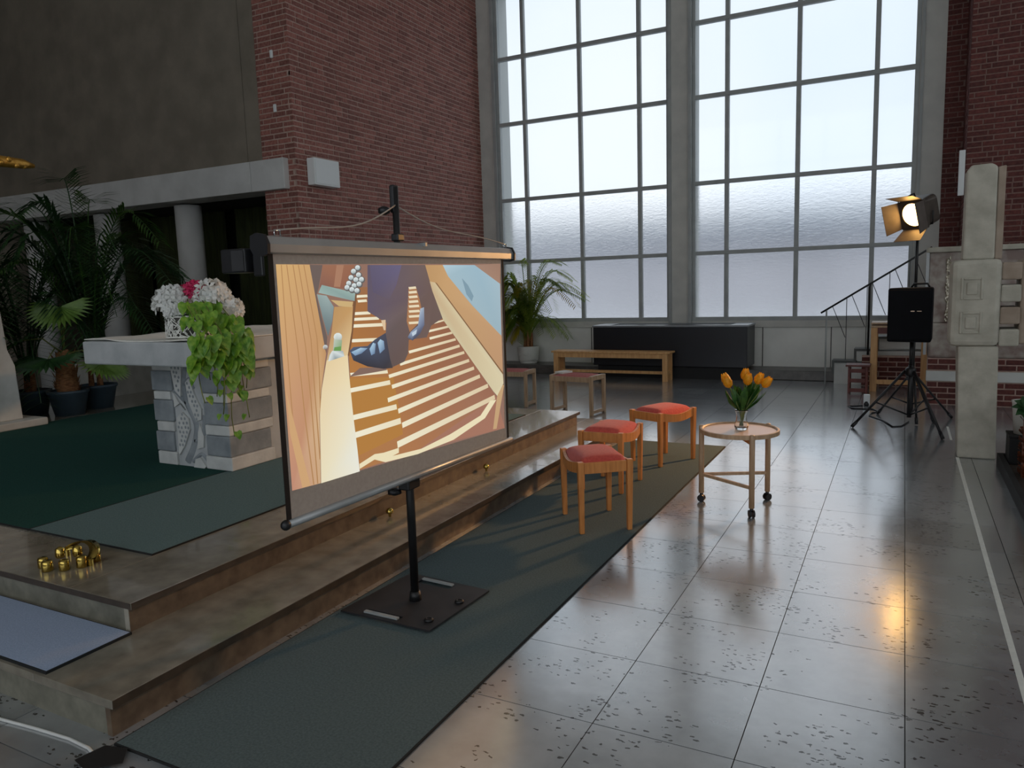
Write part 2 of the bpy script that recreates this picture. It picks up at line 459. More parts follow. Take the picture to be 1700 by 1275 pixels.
class MB:
    def __init__(self):
        self.v = []
        self.f = []
        self.t = []

    def add(self, verts, faces, tint=0.0):
        b = len(self.v)
        self.v += [tuple(p) for p in verts]
        self.f += [tuple(b + i for i in f) for f in faces]
        self.t += [tint] * len(faces)

    def box(self, x0, x1, y0, y1, z0, z1, tint=0.0):
        v = [(x0, y0, z0), (x1, y0, z0), (x1, y1, z0), (x0, y1, z0), (x0, y0, z1), (x1, y0, z1), (x1, y1, z1), (x0, y1, z1)]
        self.add(v, [(0, 3, 2, 1), (4, 5, 6, 7), (0, 1, 5, 4), (1, 2, 6, 5), (2, 3, 7, 6), (3, 0, 4, 7)], tint)
        return self

    def frustum(self, c0, s0, c1, s1):
        """box whose bottom (centre c0, half sizes s0) and top differ"""
        v = []
        for c, s in ((c0, s0), (c1, s1)):
            v += [(c[0] - s[0], c[1] - s[1], c[2]), (c[0] + s[0], c[1] - s[1], c[2]), (c[0] + s[0], c[1] + s[1], c[2]), (c[0] - s[0], c[1] + s[1], c[2])]
        self.add(v, [(0, 3, 2, 1), (4, 5, 6, 7), (0, 1, 5, 4), (1, 2, 6, 5), (2, 3, 7, 6), (3, 0, 4, 7)])
        return self

    def bar(self, p0, p1, w, h, up=(0, 0, 1)):
        p0, p1, up = Vector(p0), Vector(p1), Vector(up)
        d = (p1 - p0).normalized()
        s = d.cross(up)
        if s.length < 1e-4:
            s = d.cross(Vector((1, 0, 0)))
        s.normalize()
        u = s.cross(d)
        v = []
        for p in (p0, p1):
            v += [p - s * w / 2 - u * h / 2, p + s * w / 2 - u * h / 2, p + s * w / 2 + u * h / 2, p - s * w / 2 + u * h / 2]
        self.add(v, [(0, 1, 2, 3), (7, 6, 5, 4), (0, 4, 5, 1), (1, 5, 6, 2), (2, 6, 7, 3), (3, 7, 4, 0)])
        return self

    def tube(self, pts, r, n=8, caps=True):
        pts = [Vector(p) for p in pts]
        k = len(pts)
        rs = r if isinstance(r, (list, tuple)) else [r] * k
        rings = []
        ref = Vector((0.31, 0.17, 0.93))
        for i, p in enumerate(pts):
            d = (pts[min(i + 1, k - 1)] - pts[max(i - 1, 0)])
            if d.length < 1e-7:
                d = Vector((0, 0, 1))
            d.normalize()
            a = d.cross(ref)
            if a.length < 0.05:
                a = d.cross(Vector((1, 0, 0)))
            a.normalize()
            b = d.cross(a)
            rings.append([p + (a * math.cos(2 * math.pi * j / n) + b * math.sin(2 * math.pi * j / n)) * rs[i] for j in range(n)])
        v = [q for ring in rings for q in ring]
        f = []
        for i in range(k - 1):
            for j in range(n):
                f.append((i * n + j, i * n + (j + 1) % n, (i + 1) * n + (j + 1) % n, (i + 1) * n + j))
        if caps:
            f.append(tuple(reversed(range(n))))
            f.append(tuple((k - 1) * n + j for j in range(n)))
        self.add(v, f)
        return self

    def lathe(self, prof, c=(0, 0, 0), n=24, cap0=True, cap1=True, closed=False):
        v = []
        for r, z in prof:
            for j in range(n):
                a = 2 * math.pi * j / n
                v.append((c[0] + r * math.cos(a), c[1] + r * math.sin(a), c[2] + z))
        k = len(prof)
        f = []
        for i in range(k if closed else k - 1):
            i2 = (i + 1) % k
            for j in range(n):
                f.append((i * n + j, i * n + (j + 1) % n, i2 * n + (j + 1) % n, i2 * n + j))
        if not closed:
            if cap0:
                f.append(tuple(reversed(range(n))))
            if cap1:
                f.append(tuple((k - 1) * n + j for j in range(n)))
        self.add(v, f)
        return self

    def prism(self, poly, y0, y1, axis='y'):
        """extrude a 2D outline (a, b): axis y -> (a, y, b); axis x -> (x, a, b); axis z -> (a, b, z)"""
        def pt(a, b, h):
            return {'y': (a, h, b), 'x': (h, a, b), 'z': (a, b, h)}[axis]
        k = len(poly)
        v = [pt(a, b, y0) for a, b in poly] + [pt(a, b, y1) for a, b in poly]
        f = [tuple(range(k)), tuple(reversed(range(k, 2 * k)))]
        f += [(i, k + i, k + (i + 1) % k, (i + 1) % k) for i in range(k)]
        self.add(v, f)
        return self

    def sphere(self, c, r, n=10, m=6, squash=(1, 1, 1)):
        prof = []
        for i in range(m + 1):
            a = -math.pi / 2 + math.pi * i / m
            prof.append((max(1e-4, math.cos(a)), math.sin(a)))
        v = []
        for pr, pz in prof:
            for j in range(n):
                a = 2 * math.pi * j / n
                v.append((c[0] + r * pr * math.cos(a) * squash[0], c[1] + r * pr * math.sin(a) * squash[1], c[2] + r * pz * squash[2]))
        f = []
        for i in range(m):
            for j in range(n):
                f.append((i * n + j, i * n + (j + 1) % n, (i + 1) * n + (j + 1) % n, (i + 1) * n + j))
        self.add(v, f)
        return self

    def grid(self, fn, nu, nv):
        v = [fn(i / nu, j / nv) for j in range(nv + 1) for i in range(nu + 1)]
        f = [(j * (nu + 1) + i, j * (nu + 1) + i + 1, (j + 1) * (nu + 1) + i + 1, (j + 1) * (nu + 1) + i) for j in range(nv) for i in range(nu)]
        self.add(v, f)
        return self

    def build(self, name, mat, parent=None, world=True, smooth=False, bevel=0.0, normals=True):
        off = wloc(parent) if (parent is not None and world) else Vector((0, 0, 0))
        me = bpy.data.meshes.new(name)
        me.from_pydata([(p[0] - off.x, p[1] - off.y, p[2] - off.z) for p in self.v], [], self.f)
        if any(self.t):
            at = me.attributes.new('tint', 'FLOAT', 'FACE')
            at.data.foreach_set('value', self.t)
        me.materials.append(MAT[mat] if isinstance(mat, str) else mat)
        if normals:
            bm = bmesh.new()
            bm.from_mesh(me)
            bmesh.ops.recalc_face_normals(bm, faces=bm.faces[:])
            bm.to_mesh(me)
            bm.free()
        o = bpy.data.objects.new(name, me)
        COL.objects.link(o)
        if parent is not None:
            o.parent = parent
        if smooth:
            for p in me.polygons:
                p.use_smooth = True
        if bevel > 0:
            md = o.modifiers.new('bevel', 'BEVEL')
            md.width = bevel
            md.segments = 2
            md.limit_method = 'ANGLE'
            md.angle_limit = 0.6
        return o


def tag(o, label, cat, group=None):
    o['label'] = label
    o['category'] = cat
    if group:
        o['group'] = group
    return o


def thing(name, label, cat, loc=(0, 0, 0), rz=0.0, group=None):
    o = bpy.data.objects.new(name, None)
    o.empty_display_size = 0.1
    COL.objects.link(o)
    o.location = loc
    o.rotation_euler = (0, 0, rz)
    return tag(o, label, cat, group)


def struct(o):
    o['kind'] = 'structure'
    return o


def stuff(o):
    o['kind'] = 'stuff'
    return o


def rehome(o, loc):
    """move a one-mesh thing's origin to loc (its base)"""
    loc = Vector(loc)
    o.data.transform(Matrix.Translation(-loc))
    o.location = loc
    return o


def copy_tree(o, parent=None):
    c = o.copy()
    COL.objects.link(c)
    c.parent = parent
    for ch in list(o.children):
        copy_tree(ch, c)
    return c


def inst(name, mesh, parent, loc, rz=0.0, scale=None):
    o = bpy.data.objects.new(name, mesh)
    COL.objects.link(o)
    o.parent = parent
    o.location = Vector(loc) - (wloc(parent) if parent is not None else Vector((0, 0, 0)))
    o.rotation_euler = (0, 0, rz)
    if scale:
        o.scale = scale
    return o


# ------------------------------------------------------------------ room shell
Z_CEIL = 8.6
YW = 12.6           # window wall
XB = -7.09          # long brick face
YB = 7.67           # brick corner

floor = struct(MB().box(-14, 9, -6, 12.9, -0.12, -0.005).build('floor', 'grout'))
tile_mb = MB()
TX, TY = 0.4965, 0.4935
tile_mb.box(-TX / 2, TX / 2, -TY / 2, TY / 2, -0.004, 0.0)
tile_src = tile_mb.build('tile', 'tile', floor)
tile_mesh = tile_src.data
bm = bmesh.new()
bm.from_mesh(tile_mesh)
bm.to_mesh(tile_mesh)
bm.free()
bpy.data.objects.remove(tile_src)
seen, rest = [], MB()
for i in range(-27, 18):
    for j in range(-14, 20):
        cx = 0.052 + 0.5 * i + 0.25
        cy = 2.354 + 0.497 * j + 0.2485
        if cy > 12.2 or cy < -5.7 or cx < -13.7 or cx > 8.7:
            continue
        under = (-9.3 < cx < -2.75) and (1.85 < cy < 7.0)
        if in_frame((cx, cy, 0), 60) and not under and cx < 1.0:
            seen.append(((Vector((cx, cy, 0)) - EYE).length, cx, cy))
        elif not under:
            rest.box(cx - TX / 2, cx + TX / 2, cy - TY / 2, cy + TY / 2, -0.004, 0.0)
seen.sort()
for d, cx, cy in seen[:300]:
    inst('tile', tile_mesh, floor, (cx, cy, 0))
for d, cx, cy in seen[300:]:
    rest.box(cx - TX / 2, cx + TX / 2, cy - TY / 2, cy + TY / 2, -0.004, 0.0)
stuff(rest.build('tile_field', 'tile', floor))

struct(MB().box(-14.3, 9.3, -6.3, 13.0, Z_CEIL, Z_CEIL + 0.3).build('ceiling', 'ceiling'))
struct(MB().box(-14.3, -14.0, -6.3, 13.0, -0.1, Z_CEIL).build('wall_left', 'concrete'))


def bay_wall(name, axis, pos, a0, a1, b0, b1, z0, z1, n, wname):
    """wall outside the frame with a wide window bay from b0 to b1, sill z0 and head z1"""
    mb, wf = MB(), MB()

    def put(m, p0, p1, q0, q1, zz0, zz1):
        if axis == 'y':
            m.box(p0, p1, q0, q1, zz0, zz1)
        else:
            m.box(q0, q1, p0, p1, zz0, zz1)
    put(mb, a0, b0, pos, pos + 0.3, -0.1, Z_CEIL)
    put(mb, b1, a1, pos, pos + 0.3, -0.1, Z_CEIL)
    put(mb, b0, b1, pos, pos + 0.3, -0.1, z0)
    put(mb, b0, b1, pos, pos + 0.3, z1, Z_CEIL)
    for k in range(n + 1):
        p = b0 + (b1 - b0) * k / n
        put(wf, p - 0.06, p + 0.06, pos + 0.1, pos + 0.2, z0, z1)
    for k in range(5):
        zz = z0 + (z1 - z0) * k / 4
        put(wf, b0, b1, pos + 0.11, pos + 0.19, zz - 0.04, zz + 0.04)
    struct(mb.build(name, 'plaster'))
    struct(wf.build(wname, 'frame'))


# unseen window bays added for daylight: opposite side inferred, nave side made up
bay_wall('wall_back', 'y', -5.3, -14, 9.3, -7.5, 8.4, 0.9, 7.4, 10, 'window_3')
bay_wall('wall_right', 'x', 9.0, -5.3, 13.0, 2.0, 12.0, 4.2, 8.3, 6, 'window_4')


# ------------------------------------------------------------------ brick work
BR = random.Random(5)
CH, BH = 0.0688, 0.053          # course height, brick height


def courses(length, z0, z1):
    """mixed bond: (u0, u1, z0, z1) for each brick"""
    out = []
    k0, k1 = int(math.ceil(z0 / CH)), int(math.floor(z1 / CH))
    for k in range(k0, k1):
        u = (0.0, -0.115, -0.06, -0.17)[k % 4] if k % 2 == 0 else (-0.055, -0.17)[(k // 2) % 2]
        while u < length:
            w = 0.22 if BR.random() < 0.72 else 0.105
            a, b = max(u, 0.0), min(u + w, length)
            if b - a > 0.04:
                out.append((a, b, k * CH + 0.008, k * CH + 0.008 + BH))
            u += w + 0.014
    return out


brick_meshes = {}


def brick_mesh(w, mat):
    """a brick lying on a wall that faces -Y: front at y = 0, width w"""
    key = (round(w, 3), mat)
    if key not in brick_meshes:
        mb = MB().box(-w / 2, w / 2, 0, 0.03, -BH / 2, BH / 2)
        o = mb.build('brick', mat)
        me = o.data
        bpy.data.objects.remove(o)
        b = bmesh.new()
        b.from_mesh(me)
        bmesh.ops.bevel(b, geom=[e for e in b.edges if all(v.co.y < 0.001 for v in e.verts)], offset=0.004, segments=1, affect='EDGES')
        b.to_mesh(me)
        b.free()
        brick_meshes[key] = me
    return brick_meshes[key]


def lay_bricks(wall, faces, mat, limit=300):
    """faces: (origin, direction, outward normal, length, z0, z1). The largest in view become parts, the rest one field"""
    cand, field = [], MB()
    for (ox, oy), (dx, dy), (nx, ny), length, z0, z1 in faces:
        for a, b, c, d in courses(length, z0, z1):
            u = (a + b) / 2
            pop = BR.uniform(0.002, 0.009)
            p = (ox + dx * u + nx * pop, oy + dy * u + ny * pop, (c + d) / 2)
            vis = in_frame(p, 10)
            cand.append((0 if vis else 1, (Vector(p) - EYE).length, p, b - a, (dx, dy), (nx, ny)))
    cand.sort(key=lambda q: (q[0], q[1]))
    for n_, (hid, dist, p, w, dr, nr) in enumerate(cand):
        if n_ < limit and not hid:
            rz = math.atan2(nr[1], nr[0]) + math.pi / 2
            inst('brick', brick_mesh(w, mat), wall, p, rz)
        else:
            v = []
            for s in (0.0, -0.03):
                for a, z in ((-w / 2, -BH / 2), (w / 2, -BH / 2), (w / 2, BH / 2), (-w / 2, BH / 2)):
                    v.append((p[0] + dr[0] * a + nr[0] * s, p[1] + dr[1] * a + nr[1] * s, p[2] + z))
            field.add(v, [(0, 1, 2, 3), (0, 4, 5, 1), (1, 5, 6, 2), (2, 6, 7, 3), (3, 7, 4, 0)], BR.random())
    if field.f:
        stuff(field.build('brick_field', mat, wall))


# brick pier and long wall at the left of the windows
wall_brick = struct(MB().box(XB - 0.575, XB, YB, YW, 0.0, Z_CEIL).build('wall_brick', 'mortar'))
lay_bricks(wall_brick, [((XB - 0.575, YB), (1, 0), (0, -1), 0.575, 0.0, 7.2),
                        ((XB, YB), (0, 1), (1, 0), YW - YB, 0.0, 8.4)], 'brick')
# brick wall at the right of the windows, in two planes
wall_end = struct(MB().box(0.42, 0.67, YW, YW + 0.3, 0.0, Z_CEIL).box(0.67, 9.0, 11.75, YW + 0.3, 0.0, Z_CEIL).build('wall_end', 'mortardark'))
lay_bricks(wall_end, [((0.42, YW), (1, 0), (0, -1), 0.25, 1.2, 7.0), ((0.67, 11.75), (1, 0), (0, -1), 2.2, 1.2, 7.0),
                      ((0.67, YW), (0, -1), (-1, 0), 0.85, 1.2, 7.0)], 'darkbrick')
o = MB().box(0.585, 0.655, 11.70, 11.745, 2.56, 3.14).build('conduit_cover', 'whitebox', None, bevel=0.006)
tag(rehome(o, (0.62, 11.72, 2.56)), 'slim white cable cover strip on the dark brick corner', 'cable cover')

# colonnade on the left: bare concrete above a painted beam, columns, curtains
wall_upper = struct(MB().box(-14, XB - 0.87, YB + 0.02, YB + 0.3, 3.3, Z_CEIL).box(XB - 0.86, XB - 0.575, YB + 0.02, YB + 0.3, 3.3, Z_CEIL).build('wall_upper', 'concrete'))
bmb = struct(MB().box(-14, -7.815, 7.57, 8.0, 2.925, 3.32).build('trim_1', 'beam', bevel=0.008))
MB().box(-7.807, -7.215, 7.57, YB + 0.0, 2.925, 3.32).build('beam_end_block', 'beam', bmb, bevel=0.008)
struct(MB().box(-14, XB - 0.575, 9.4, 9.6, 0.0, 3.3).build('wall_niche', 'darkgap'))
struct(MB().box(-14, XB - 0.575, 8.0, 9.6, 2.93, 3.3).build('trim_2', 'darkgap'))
for i, x in enumerate((-9.52, -11.42, -13.32)):
    c = MB().lathe([(0.19, 0.0), (0.19, 2.9)], (x, 7.95, 0.0), n=28).build('column', 'beam', None, smooth=True)
    c.data.polygons[-1].use_smooth = False
    rehome(c, (x, 7.95, 0))
    tag(c, ['round pale column nearest the brick pier, behind the altar flowers', 'round pale column in the middle, half behind the tall palm',
            'round pale column at the far left behind the palm leaves'][i], 'column', 'columns under the painted beam')


def curtain(x0, x1, y, label):
    rng = random.Random(int(x0 * 100))
    n = int((x1 - x0) * 26)
    mb = MB()
    ph = rng.random() * 6
    pts = []
    for i in range(n + 1):
        x = x0 + (x1 - x0) * i / n
        pts.append((x, y + 0.05 * math.sin(i * 1.1 + ph) + 0.02 * math.sin(i * 2.7)))
    v = [(px, py, 0.05) for px, py in pts] + [(px, py, 2.92) for px, py in pts]
    mb.add(v, [(i, i + 1, n + 2 + i, n + 1 + i) for i in range(n)])
    o = mb.build('curtain', 'curtain', None, smooth=True)
    rehome(o, ((x0 + x1) / 2, y, 0.05))
    tag(o, label, 'curtain', 'curtains behind the columns')


curtain(-9.55, -7.75, 8.9, 'olive green curtain next to the brick pier, beyond the flowers')
curtain(-11.6, -9.75, 8.9, 'olive green curtain left of the column above the flowers')
curtain(-13.7, -11.75, 8.9, 'olive green curtain behind the palms at the far left')
for i, (x0, x1) in enumerate(((-11.75, -10.62), (-10.4, -9.3))):
    s = MB().box(x0, x1, 7.0, 7.42, 0.0, 0.62).build('sedile_block', 'pedestal', None, bevel=0.03)
    rehome(s, ((x0 + x1) / 2, 7.2, 0))
    tag(s, ['pale stone bench block behind the potted palms', 'pale stone bench block right of the gap under the altar slab'][i], 'stone bench')

# ------------------------------------------------------------------ windows
ZR = [0.93, 2.0, 3.13, 4.486, 5.63, 6.77]
XL = [-6.70, -6.18, -5.107, -4.04, -3.55]
XR = [-3.11, -2.59, -1.52, -0.45, 0.06]
jl = struct(MB().box(XB, -6.76, YW - 0.02, YW + 0.1, 0.0, Z_CEIL).build('trim_3', 'jamb'))
MB().box(-6.80, -6.74, YW - 0.05, YW - 0.02, 0.9, 7.0).build('moulding', 'frame', jl)
jr = struct(MB().box(0.10, 0.42, YW - 0.02, YW + 0.1, 0.0, Z_CEIL).build('trim_4', 'jamb'))
MB().box(0.11, 0.15, YW - 0.05, YW - 0.02, 0.9, 7.0).build('moulding', 'frame', jr)
pc = struct(MB().box(-3.49, -3.17, YW - 0.06, YW + 0.1, 0.15, 7.0).build('trim_5', 'jamb'))
for x0, x1 in ((-3.52, -3.47), (-3.19, -3.14)):
    MB().box(x0, x1, YW - 0.09, YW - 0.04, 0.86, 7.0).build('moulding', 'frame', pc)
for k in range(7):
    for x in (-3.515, -3.145):
        MB().box(x - 0.012, x + 0.012, YW - 0.1, YW - 0.088, 1.1 + k * 0.86, 1.18 + k * 0.86).build('hinge_clip', 'frame', pc)
struct(MB().box(XB, 0.42, YW - 0.02, YW + 0.3, 6.9, Z_CEIL).build('wall_window', 'panel'))
pan = struct(MB().box(XB, 0.42, YW, YW + 0.3, 0.0, 0.80).build('wall_parapet', 'panel'))
MB().box(XB, 0.42, YW - 0.035, YW + 0.02, 0.78, 0.885).build('sill_board', 'jamb', pan, bevel=0.006)
for x in (-4.95, -2.0, -0.98):
    MB().box(x - 0.008, x + 0.008, YW - 0.006, YW + 0.01, 0.15, 0.78).build('panel_joint', 'ledge', pan)
led = struct(MB().box(XB, 0.42, 12.05, YW, 0.0, 0.15).build('trim_6', 'ledge', bevel=0.01))

for wi, XS in enumerate((XL, XR)):
    win = bpy.data.objects.new('window_%d' % (wi + 1), None)
    COL.objects.link(win)
    win.location = (XS[0], YW, ZR[0])
    struct(win)
    hw = 0.033
    fr = MB()
    fr.box(XS[0] - 0.07, XS[0] + 0.02, YW, YW + 0.09, ZR[0] - 0.06, ZR[-1] + 0.1)
    fr.box(XS[-1] - 0.02, XS[-1] + 0.07, YW, YW + 0.09, ZR[0] - 0.06, ZR[-1] + 0.1)
    fr.box(XS[0] - 0.07, XS[-1] + 0.07, YW - 0.005, YW + 0.09, ZR[0] - 0.06, ZR[0] + 0.02)
    fr.box(XS[0] - 0.07, XS[-1] + 0.07, YW, YW + 0.09, ZR[-1], ZR[-1] + 0.1)
    fr.build('window_frame', 'frame', win)
    for x in XS[1:-1]:
        MB().box(x - hw, x + hw, YW + 0.005, YW + 0.085, ZR[0], ZR[-1]).build('mullion', 'frame', win, bevel=0.006)
    for z in ZR[1:-1]:
        MB().box(XS[0], XS[-1], YW - 0.002, YW + 0.08, z - 0.032, z + 0.032).build('transom', 'frame', win, bevel=0.006)
    for j in range(5):
        for i in range(4):
            mb = MB()
            y = YW + 0.045
            if j < 2:
                mb.box(XS[i] + 0.01, XS[i + 1] - 0.01, y, y + 0.005, ZR[j] + 0.01, ZR[j + 1] - 0.01)
                mb.build('pane', 'frost', win)
            else:
                mb.add([(XS[i] + 0.01, y, ZR[j] + 0.01), (XS[i + 1] - 0.01, y, ZR[j] + 0.01), (XS[i + 1] - 0.01, y, ZR[j + 1] - 0.01), (XS[i] + 0.01, y, ZR[j + 1] - 0.01)], [(0, 1, 2, 3)])
                mb.build('pane', 'pane', win)
# outside: reveal fins beside the glass, ground and a long house
rv = MB()
rv.box(-7.09, -6.73, YW + 0.1, YW + 0.5, 0.2, 7.3).box(-3.50, -3.13, YW + 0.1, YW + 0.42, 0.2, 7.3).box(0.10, 0.42, YW + 0.1, YW + 0.5, 0.2, 7.3).box(-7.0, 0.4, YW + 0.3, YW + 0.5, 6.85, 7.3)
struct(rv.build('trim_7', 'outreveal'))
og = MB().box(-70, 60, 13.2, 110, -0.6, -0.2).build('pavement', 'outground')
struct(og)
ob = thing('house', 'pale house with a slate roof blurred behind the rippled lower panes', 'building', (-8, 34, -0.2))
MB().box(-50, 34, 34, 42, -0.2, 3.2).build('house_wall', 'outwall', ob)
MB().prism([(33.4, 3.2), (42.6, 3.2), (38, 4.7)], -50.5, 34.5, axis='x').build('house_roof', 'outroof', ob)

# ------------------------------------------------------------------ altar platform
X1, X2 = -2.46, -2.87       # front of lower and upper tread
YN1, YN2 = 1.545, 1.93      # near ends
YF1, YF2 = 7.30, 6.945      # far ends
Z1, Z2 = 0.153, 0.29
plat = thing('altar_steps', 'two brown-grey stone steps and platform carrying the altar', 'steps', (-4.0, 4.3, 0))
MB().box(-9.2, X1 - 0.06, YN1 + 0.03, YF1 - 0.03, 0.0, 0.115).build('lower_core', 'riser', plat)
MB().box(X1 - 0.06, X1 - 0.032, YN1 + 0.012, YF1 - 0.012, 0.0, 0.118).build('lower_riser', 'riser', plat)
MB().box(-9.2, X1 - 0.062, YN1 + 0.015, YN1 + 0.03, 0.0, 0.118).build('lower_end_riser', 'endstone', plat)
for a, b in ((YN1, 3.4), (3.402, 5.25), (5.252, YF1)):
    MB().box(X2 - 0.06, X1, a, b, 0.118, Z1).build('lower_tread', 'step', plat, bevel=0.002)
MB().box(-9.2, X2 - 0.062, YN1, 2.1, 0.118, Z1).build('lower_end_tread', 'step', plat, bevel=0.002)
MB().box(-9.2, X2 - 0.062, 6.8, YF1, 0.118, Z1).build('lower_end_tread', 'step', plat, bevel=0.002)
MB().box(-9.2, X2 - 0.062, YN2 + 0.04, YF2 - 0.03, 0.115, 0.257).build('upper_core', 'riser', plat)
MB().box(X2 - 0.06, X2 - 0.032, YN2 + 0.008, YF2 - 0.01, Z1, 0.259).build('upper_riser', 'stepend', plat)
MB().box(X2 - 0.0325, X2 - 0.03, YN2 + 0.01, YF2 - 0.012, Z1, 0.259).build('upper_riser_face', 'riser', plat)
MB().box(-9.2, X2 - 0.062, YN2 + 0.02, YN2 + 0.04, Z1, 0.259).build('upper_end_riser', 'endstone', plat)
for a, b in ((YN2, 4.1), (4.102, YF2)):
    MB().box(X2 - 0.42, X2, a, b, 0.259, Z2).build('upper_tread', 'step', plat, bevel=0.002)
MB().box(-9.2, X2 - 0.422, YN2, YF2, 0.259, Z2).build('platform_floor', 'step', plat, bevel=0.002)
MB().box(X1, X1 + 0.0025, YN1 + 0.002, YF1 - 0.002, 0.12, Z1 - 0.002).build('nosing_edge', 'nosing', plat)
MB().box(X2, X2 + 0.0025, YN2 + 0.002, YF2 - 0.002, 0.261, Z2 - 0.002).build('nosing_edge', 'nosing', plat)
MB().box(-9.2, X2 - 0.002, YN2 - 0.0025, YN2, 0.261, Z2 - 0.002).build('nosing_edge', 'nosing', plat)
for xx, yy in ((-2.862, 3.705), (-2.862, 4.95)):
    kb = thing('brass_knob', 'small brass knob on the step riser ' + ('just left of the screen pole' if yy < 4 else 'right of the screen pole'), 'knob', (xx, yy, Z1), 0)
    s = MB()
    s.lathe([(0.008, 0.0), (0.008, 0.03)], (0, 0, 0), n=10)
    s.build('knob_post', 'brass', kb, world=False, smooth=True)
    MB().lathe([(0.004, -0.012), (0.022, 0.0), (0.026, 0.012), (0.018, 0.026), (0.006, 0.032)], (0.0, 0, 0.022), n=14).build('knob_head', 'brass', kb, world=False, smooth=True)
    kb.location = (X2 + 0.03, yy, Z1)


def carpet(name, x0, x1, y0, y1, z, th, mat, label):
    t = thing(name, label, 'carpet', ((x0 + x1) / 2, (y0 + y1) / 2, z))
    MB().box(x0 + 0.006, x1 - 0.006, y0 + 0.006, y1 - 0.006, z, z + th).build('pile', mat, t)
    e = MB()
    e.box(x0, x0 + 0.006, y0, y1, z, z + th * 0.9).box(x1 - 0.006, x1, y0, y1, z, z + th * 0.9)
    e.box(x0 + 0.006, x1 - 0.006, y0, y0 + 0.006, z, z + th * 0.9).box(x0 + 0.006, x1 - 0.006, y1 - 0.006, y1, z, z + th * 0.9)
    e.build('edge_binding', 'carpet_edge', t)
    return t


carpet('carpet', -8.0, -4.345, 2.36, 6.6, Z2, 0.009, 'carpet_dark', 'dark green carpet under the stone altar')
carpet('carpet_runner', -4.34, -3.30, 2.36, 6.58, Z2, 0.009, 'carpet_grey', 'grey-green carpet strip along the upper step behind the screen')
carpet('carpet_runner', -2.44, -1.447, 1.525, 7.07, 0.0, 0.009, 'carpet_floor', 'dark slate green runner on the floor under the stools')
carpet('step_mat', -4.9, -2.872, 1.56, 1.925, Z1, 0.012, 'mat_skytint', 'mat with reflected-sky tint on the lower step at the near left')

# ------------------------------------------------------------------ altar
altar = thing('altar', 'carved grey stone altar with an overhanging slab', 'altar', (-4.67, 4.65, Z2 + 0.009))
AX0, AX1, AY0, AY1, AZ0, AZ1 = -5.06, -4.275, 3.76, 5.55, Z2 + 0.009, 1.10
MB().box(AX0 + 0.015, AX1 - 0.015, AY0 + 0.02, AY1, AZ0, AZ1).build('core', 'altarstone', altar)
ar = random.Random(3)
hts = [0.1, 0.15, 0.075, 0.16, 0.065, 0.15, 0.075]
sc = (AZ1 - AZ0) / sum(hts)
z = AZ0
for k, h in enumerate(hts):
    h *= sc
    m = 'altarpale' if k % 2 == 0 else 'altardark'
    jx = ar.uniform(-0.012, 0.012)
    MB().box(AX0 - 0.0 + jx, AX0 + 0.20 + ar.uniform(-0.015, 0.02), AY0, AY0 + 0.2, z + 0.002, z + h - 0.002).build('quoin', m, altar, bevel=0.008)
    MB().box(AX1 - 0.26 + ar.uniform(-0.02, 0.02), AX1 + ar.uniform(-0.008, 0.01), AY0, AY0 + 0.42 + ar.uniform(-0.03, 0.03), z + 0.002, z + h - 0.002).build('quoin', m, altar, bevel=0.008)
    z += h
# relief on the near face: branching stem and pale leaf plates
fx0, fx1 = AX0 + 0.2, AX1 - 0.26
FW, FH = fx1 - fx0, AZ1 - AZ0


def fpt(u, v, d=0.0):
    return (fx0 + FW * u, AY0 + 0.02 - d, AZ0 + FH * v)


def ribbon(pts, w):
    mb = MB()
    P_ = []
    for i in range(len(pts) - 1):
        for k in range(5):
            t = k / 5
            p0 = pts[max(i - 1, 0)]
            p1, p2 = pts[i], pts[i + 1]
            p3 = pts[min(i + 2, len(pts) - 1)]
            q = []
            for c in (0, 1):
                q.append(0.5 * (2 * p1[c] + (p2[c] - p0[c]) * t + (2 * p0[c] - 5 * p1[c] + 4 * p2[c] - p3[c]) * t * t + (3 * p1[c] - p0[c] - 3 * p2[c] + p3[c]) * t ** 3))
            P_.append(q)
    P_.append(list(pts[-1]))
    n = len(P_)
    v = []
    for i, p in enumerate(P_):
        a, b = P_[max(i - 1, 0)], P_[min(i + 1, n - 1)]
        dx, dz = (b[0] - a[0]) * FW, (b[1] - a[1]) * FH
        L = math.hypot(dx, dz) or 1
        nx, nz = -dz / L, dx / L
        ww = w * (1 - 0.45 * i / n)
        c = fpt(p[0], p[1])
        for s, d in ((-1, 0.0), (-0.5, 0.014), (0.5, 0.014), (1, 0.0)):
            v.append((c[0] + nx * ww * s, c[1] - d, c[2] + nz * ww * s))
    mb.add(v, [(i * 4 + j, i * 4 + j + 1, (i + 1) * 4 + j + 1, (i + 1) * 4 + j) for i in range(n - 1) for j in range(3)])
    return mb


for pts, w in (([(0.3, 0.045), (0.55, 0.2), (0.7, 0.4), (0.45, 0.6), (0.4, 0.8), (0.55, 1.0)], 0.032),
               ([(0.62, 0.25), (0.9, 0.3), (1.0, 0.5)], 0.022), ([(0.45, 0.6), (0.2, 0.68), (0.05, 0.72)], 0.02),
               ([(0.42, 0.78), (0.6, 0.83), (0.72, 0.74)], 0.018), ([(0.5, 0.05), (0.8, 0.13), (1.0, 0.07)], 0.018)):
    ribbon(pts, w).build('carved_stem', 'altardark', altar, smooth=True)


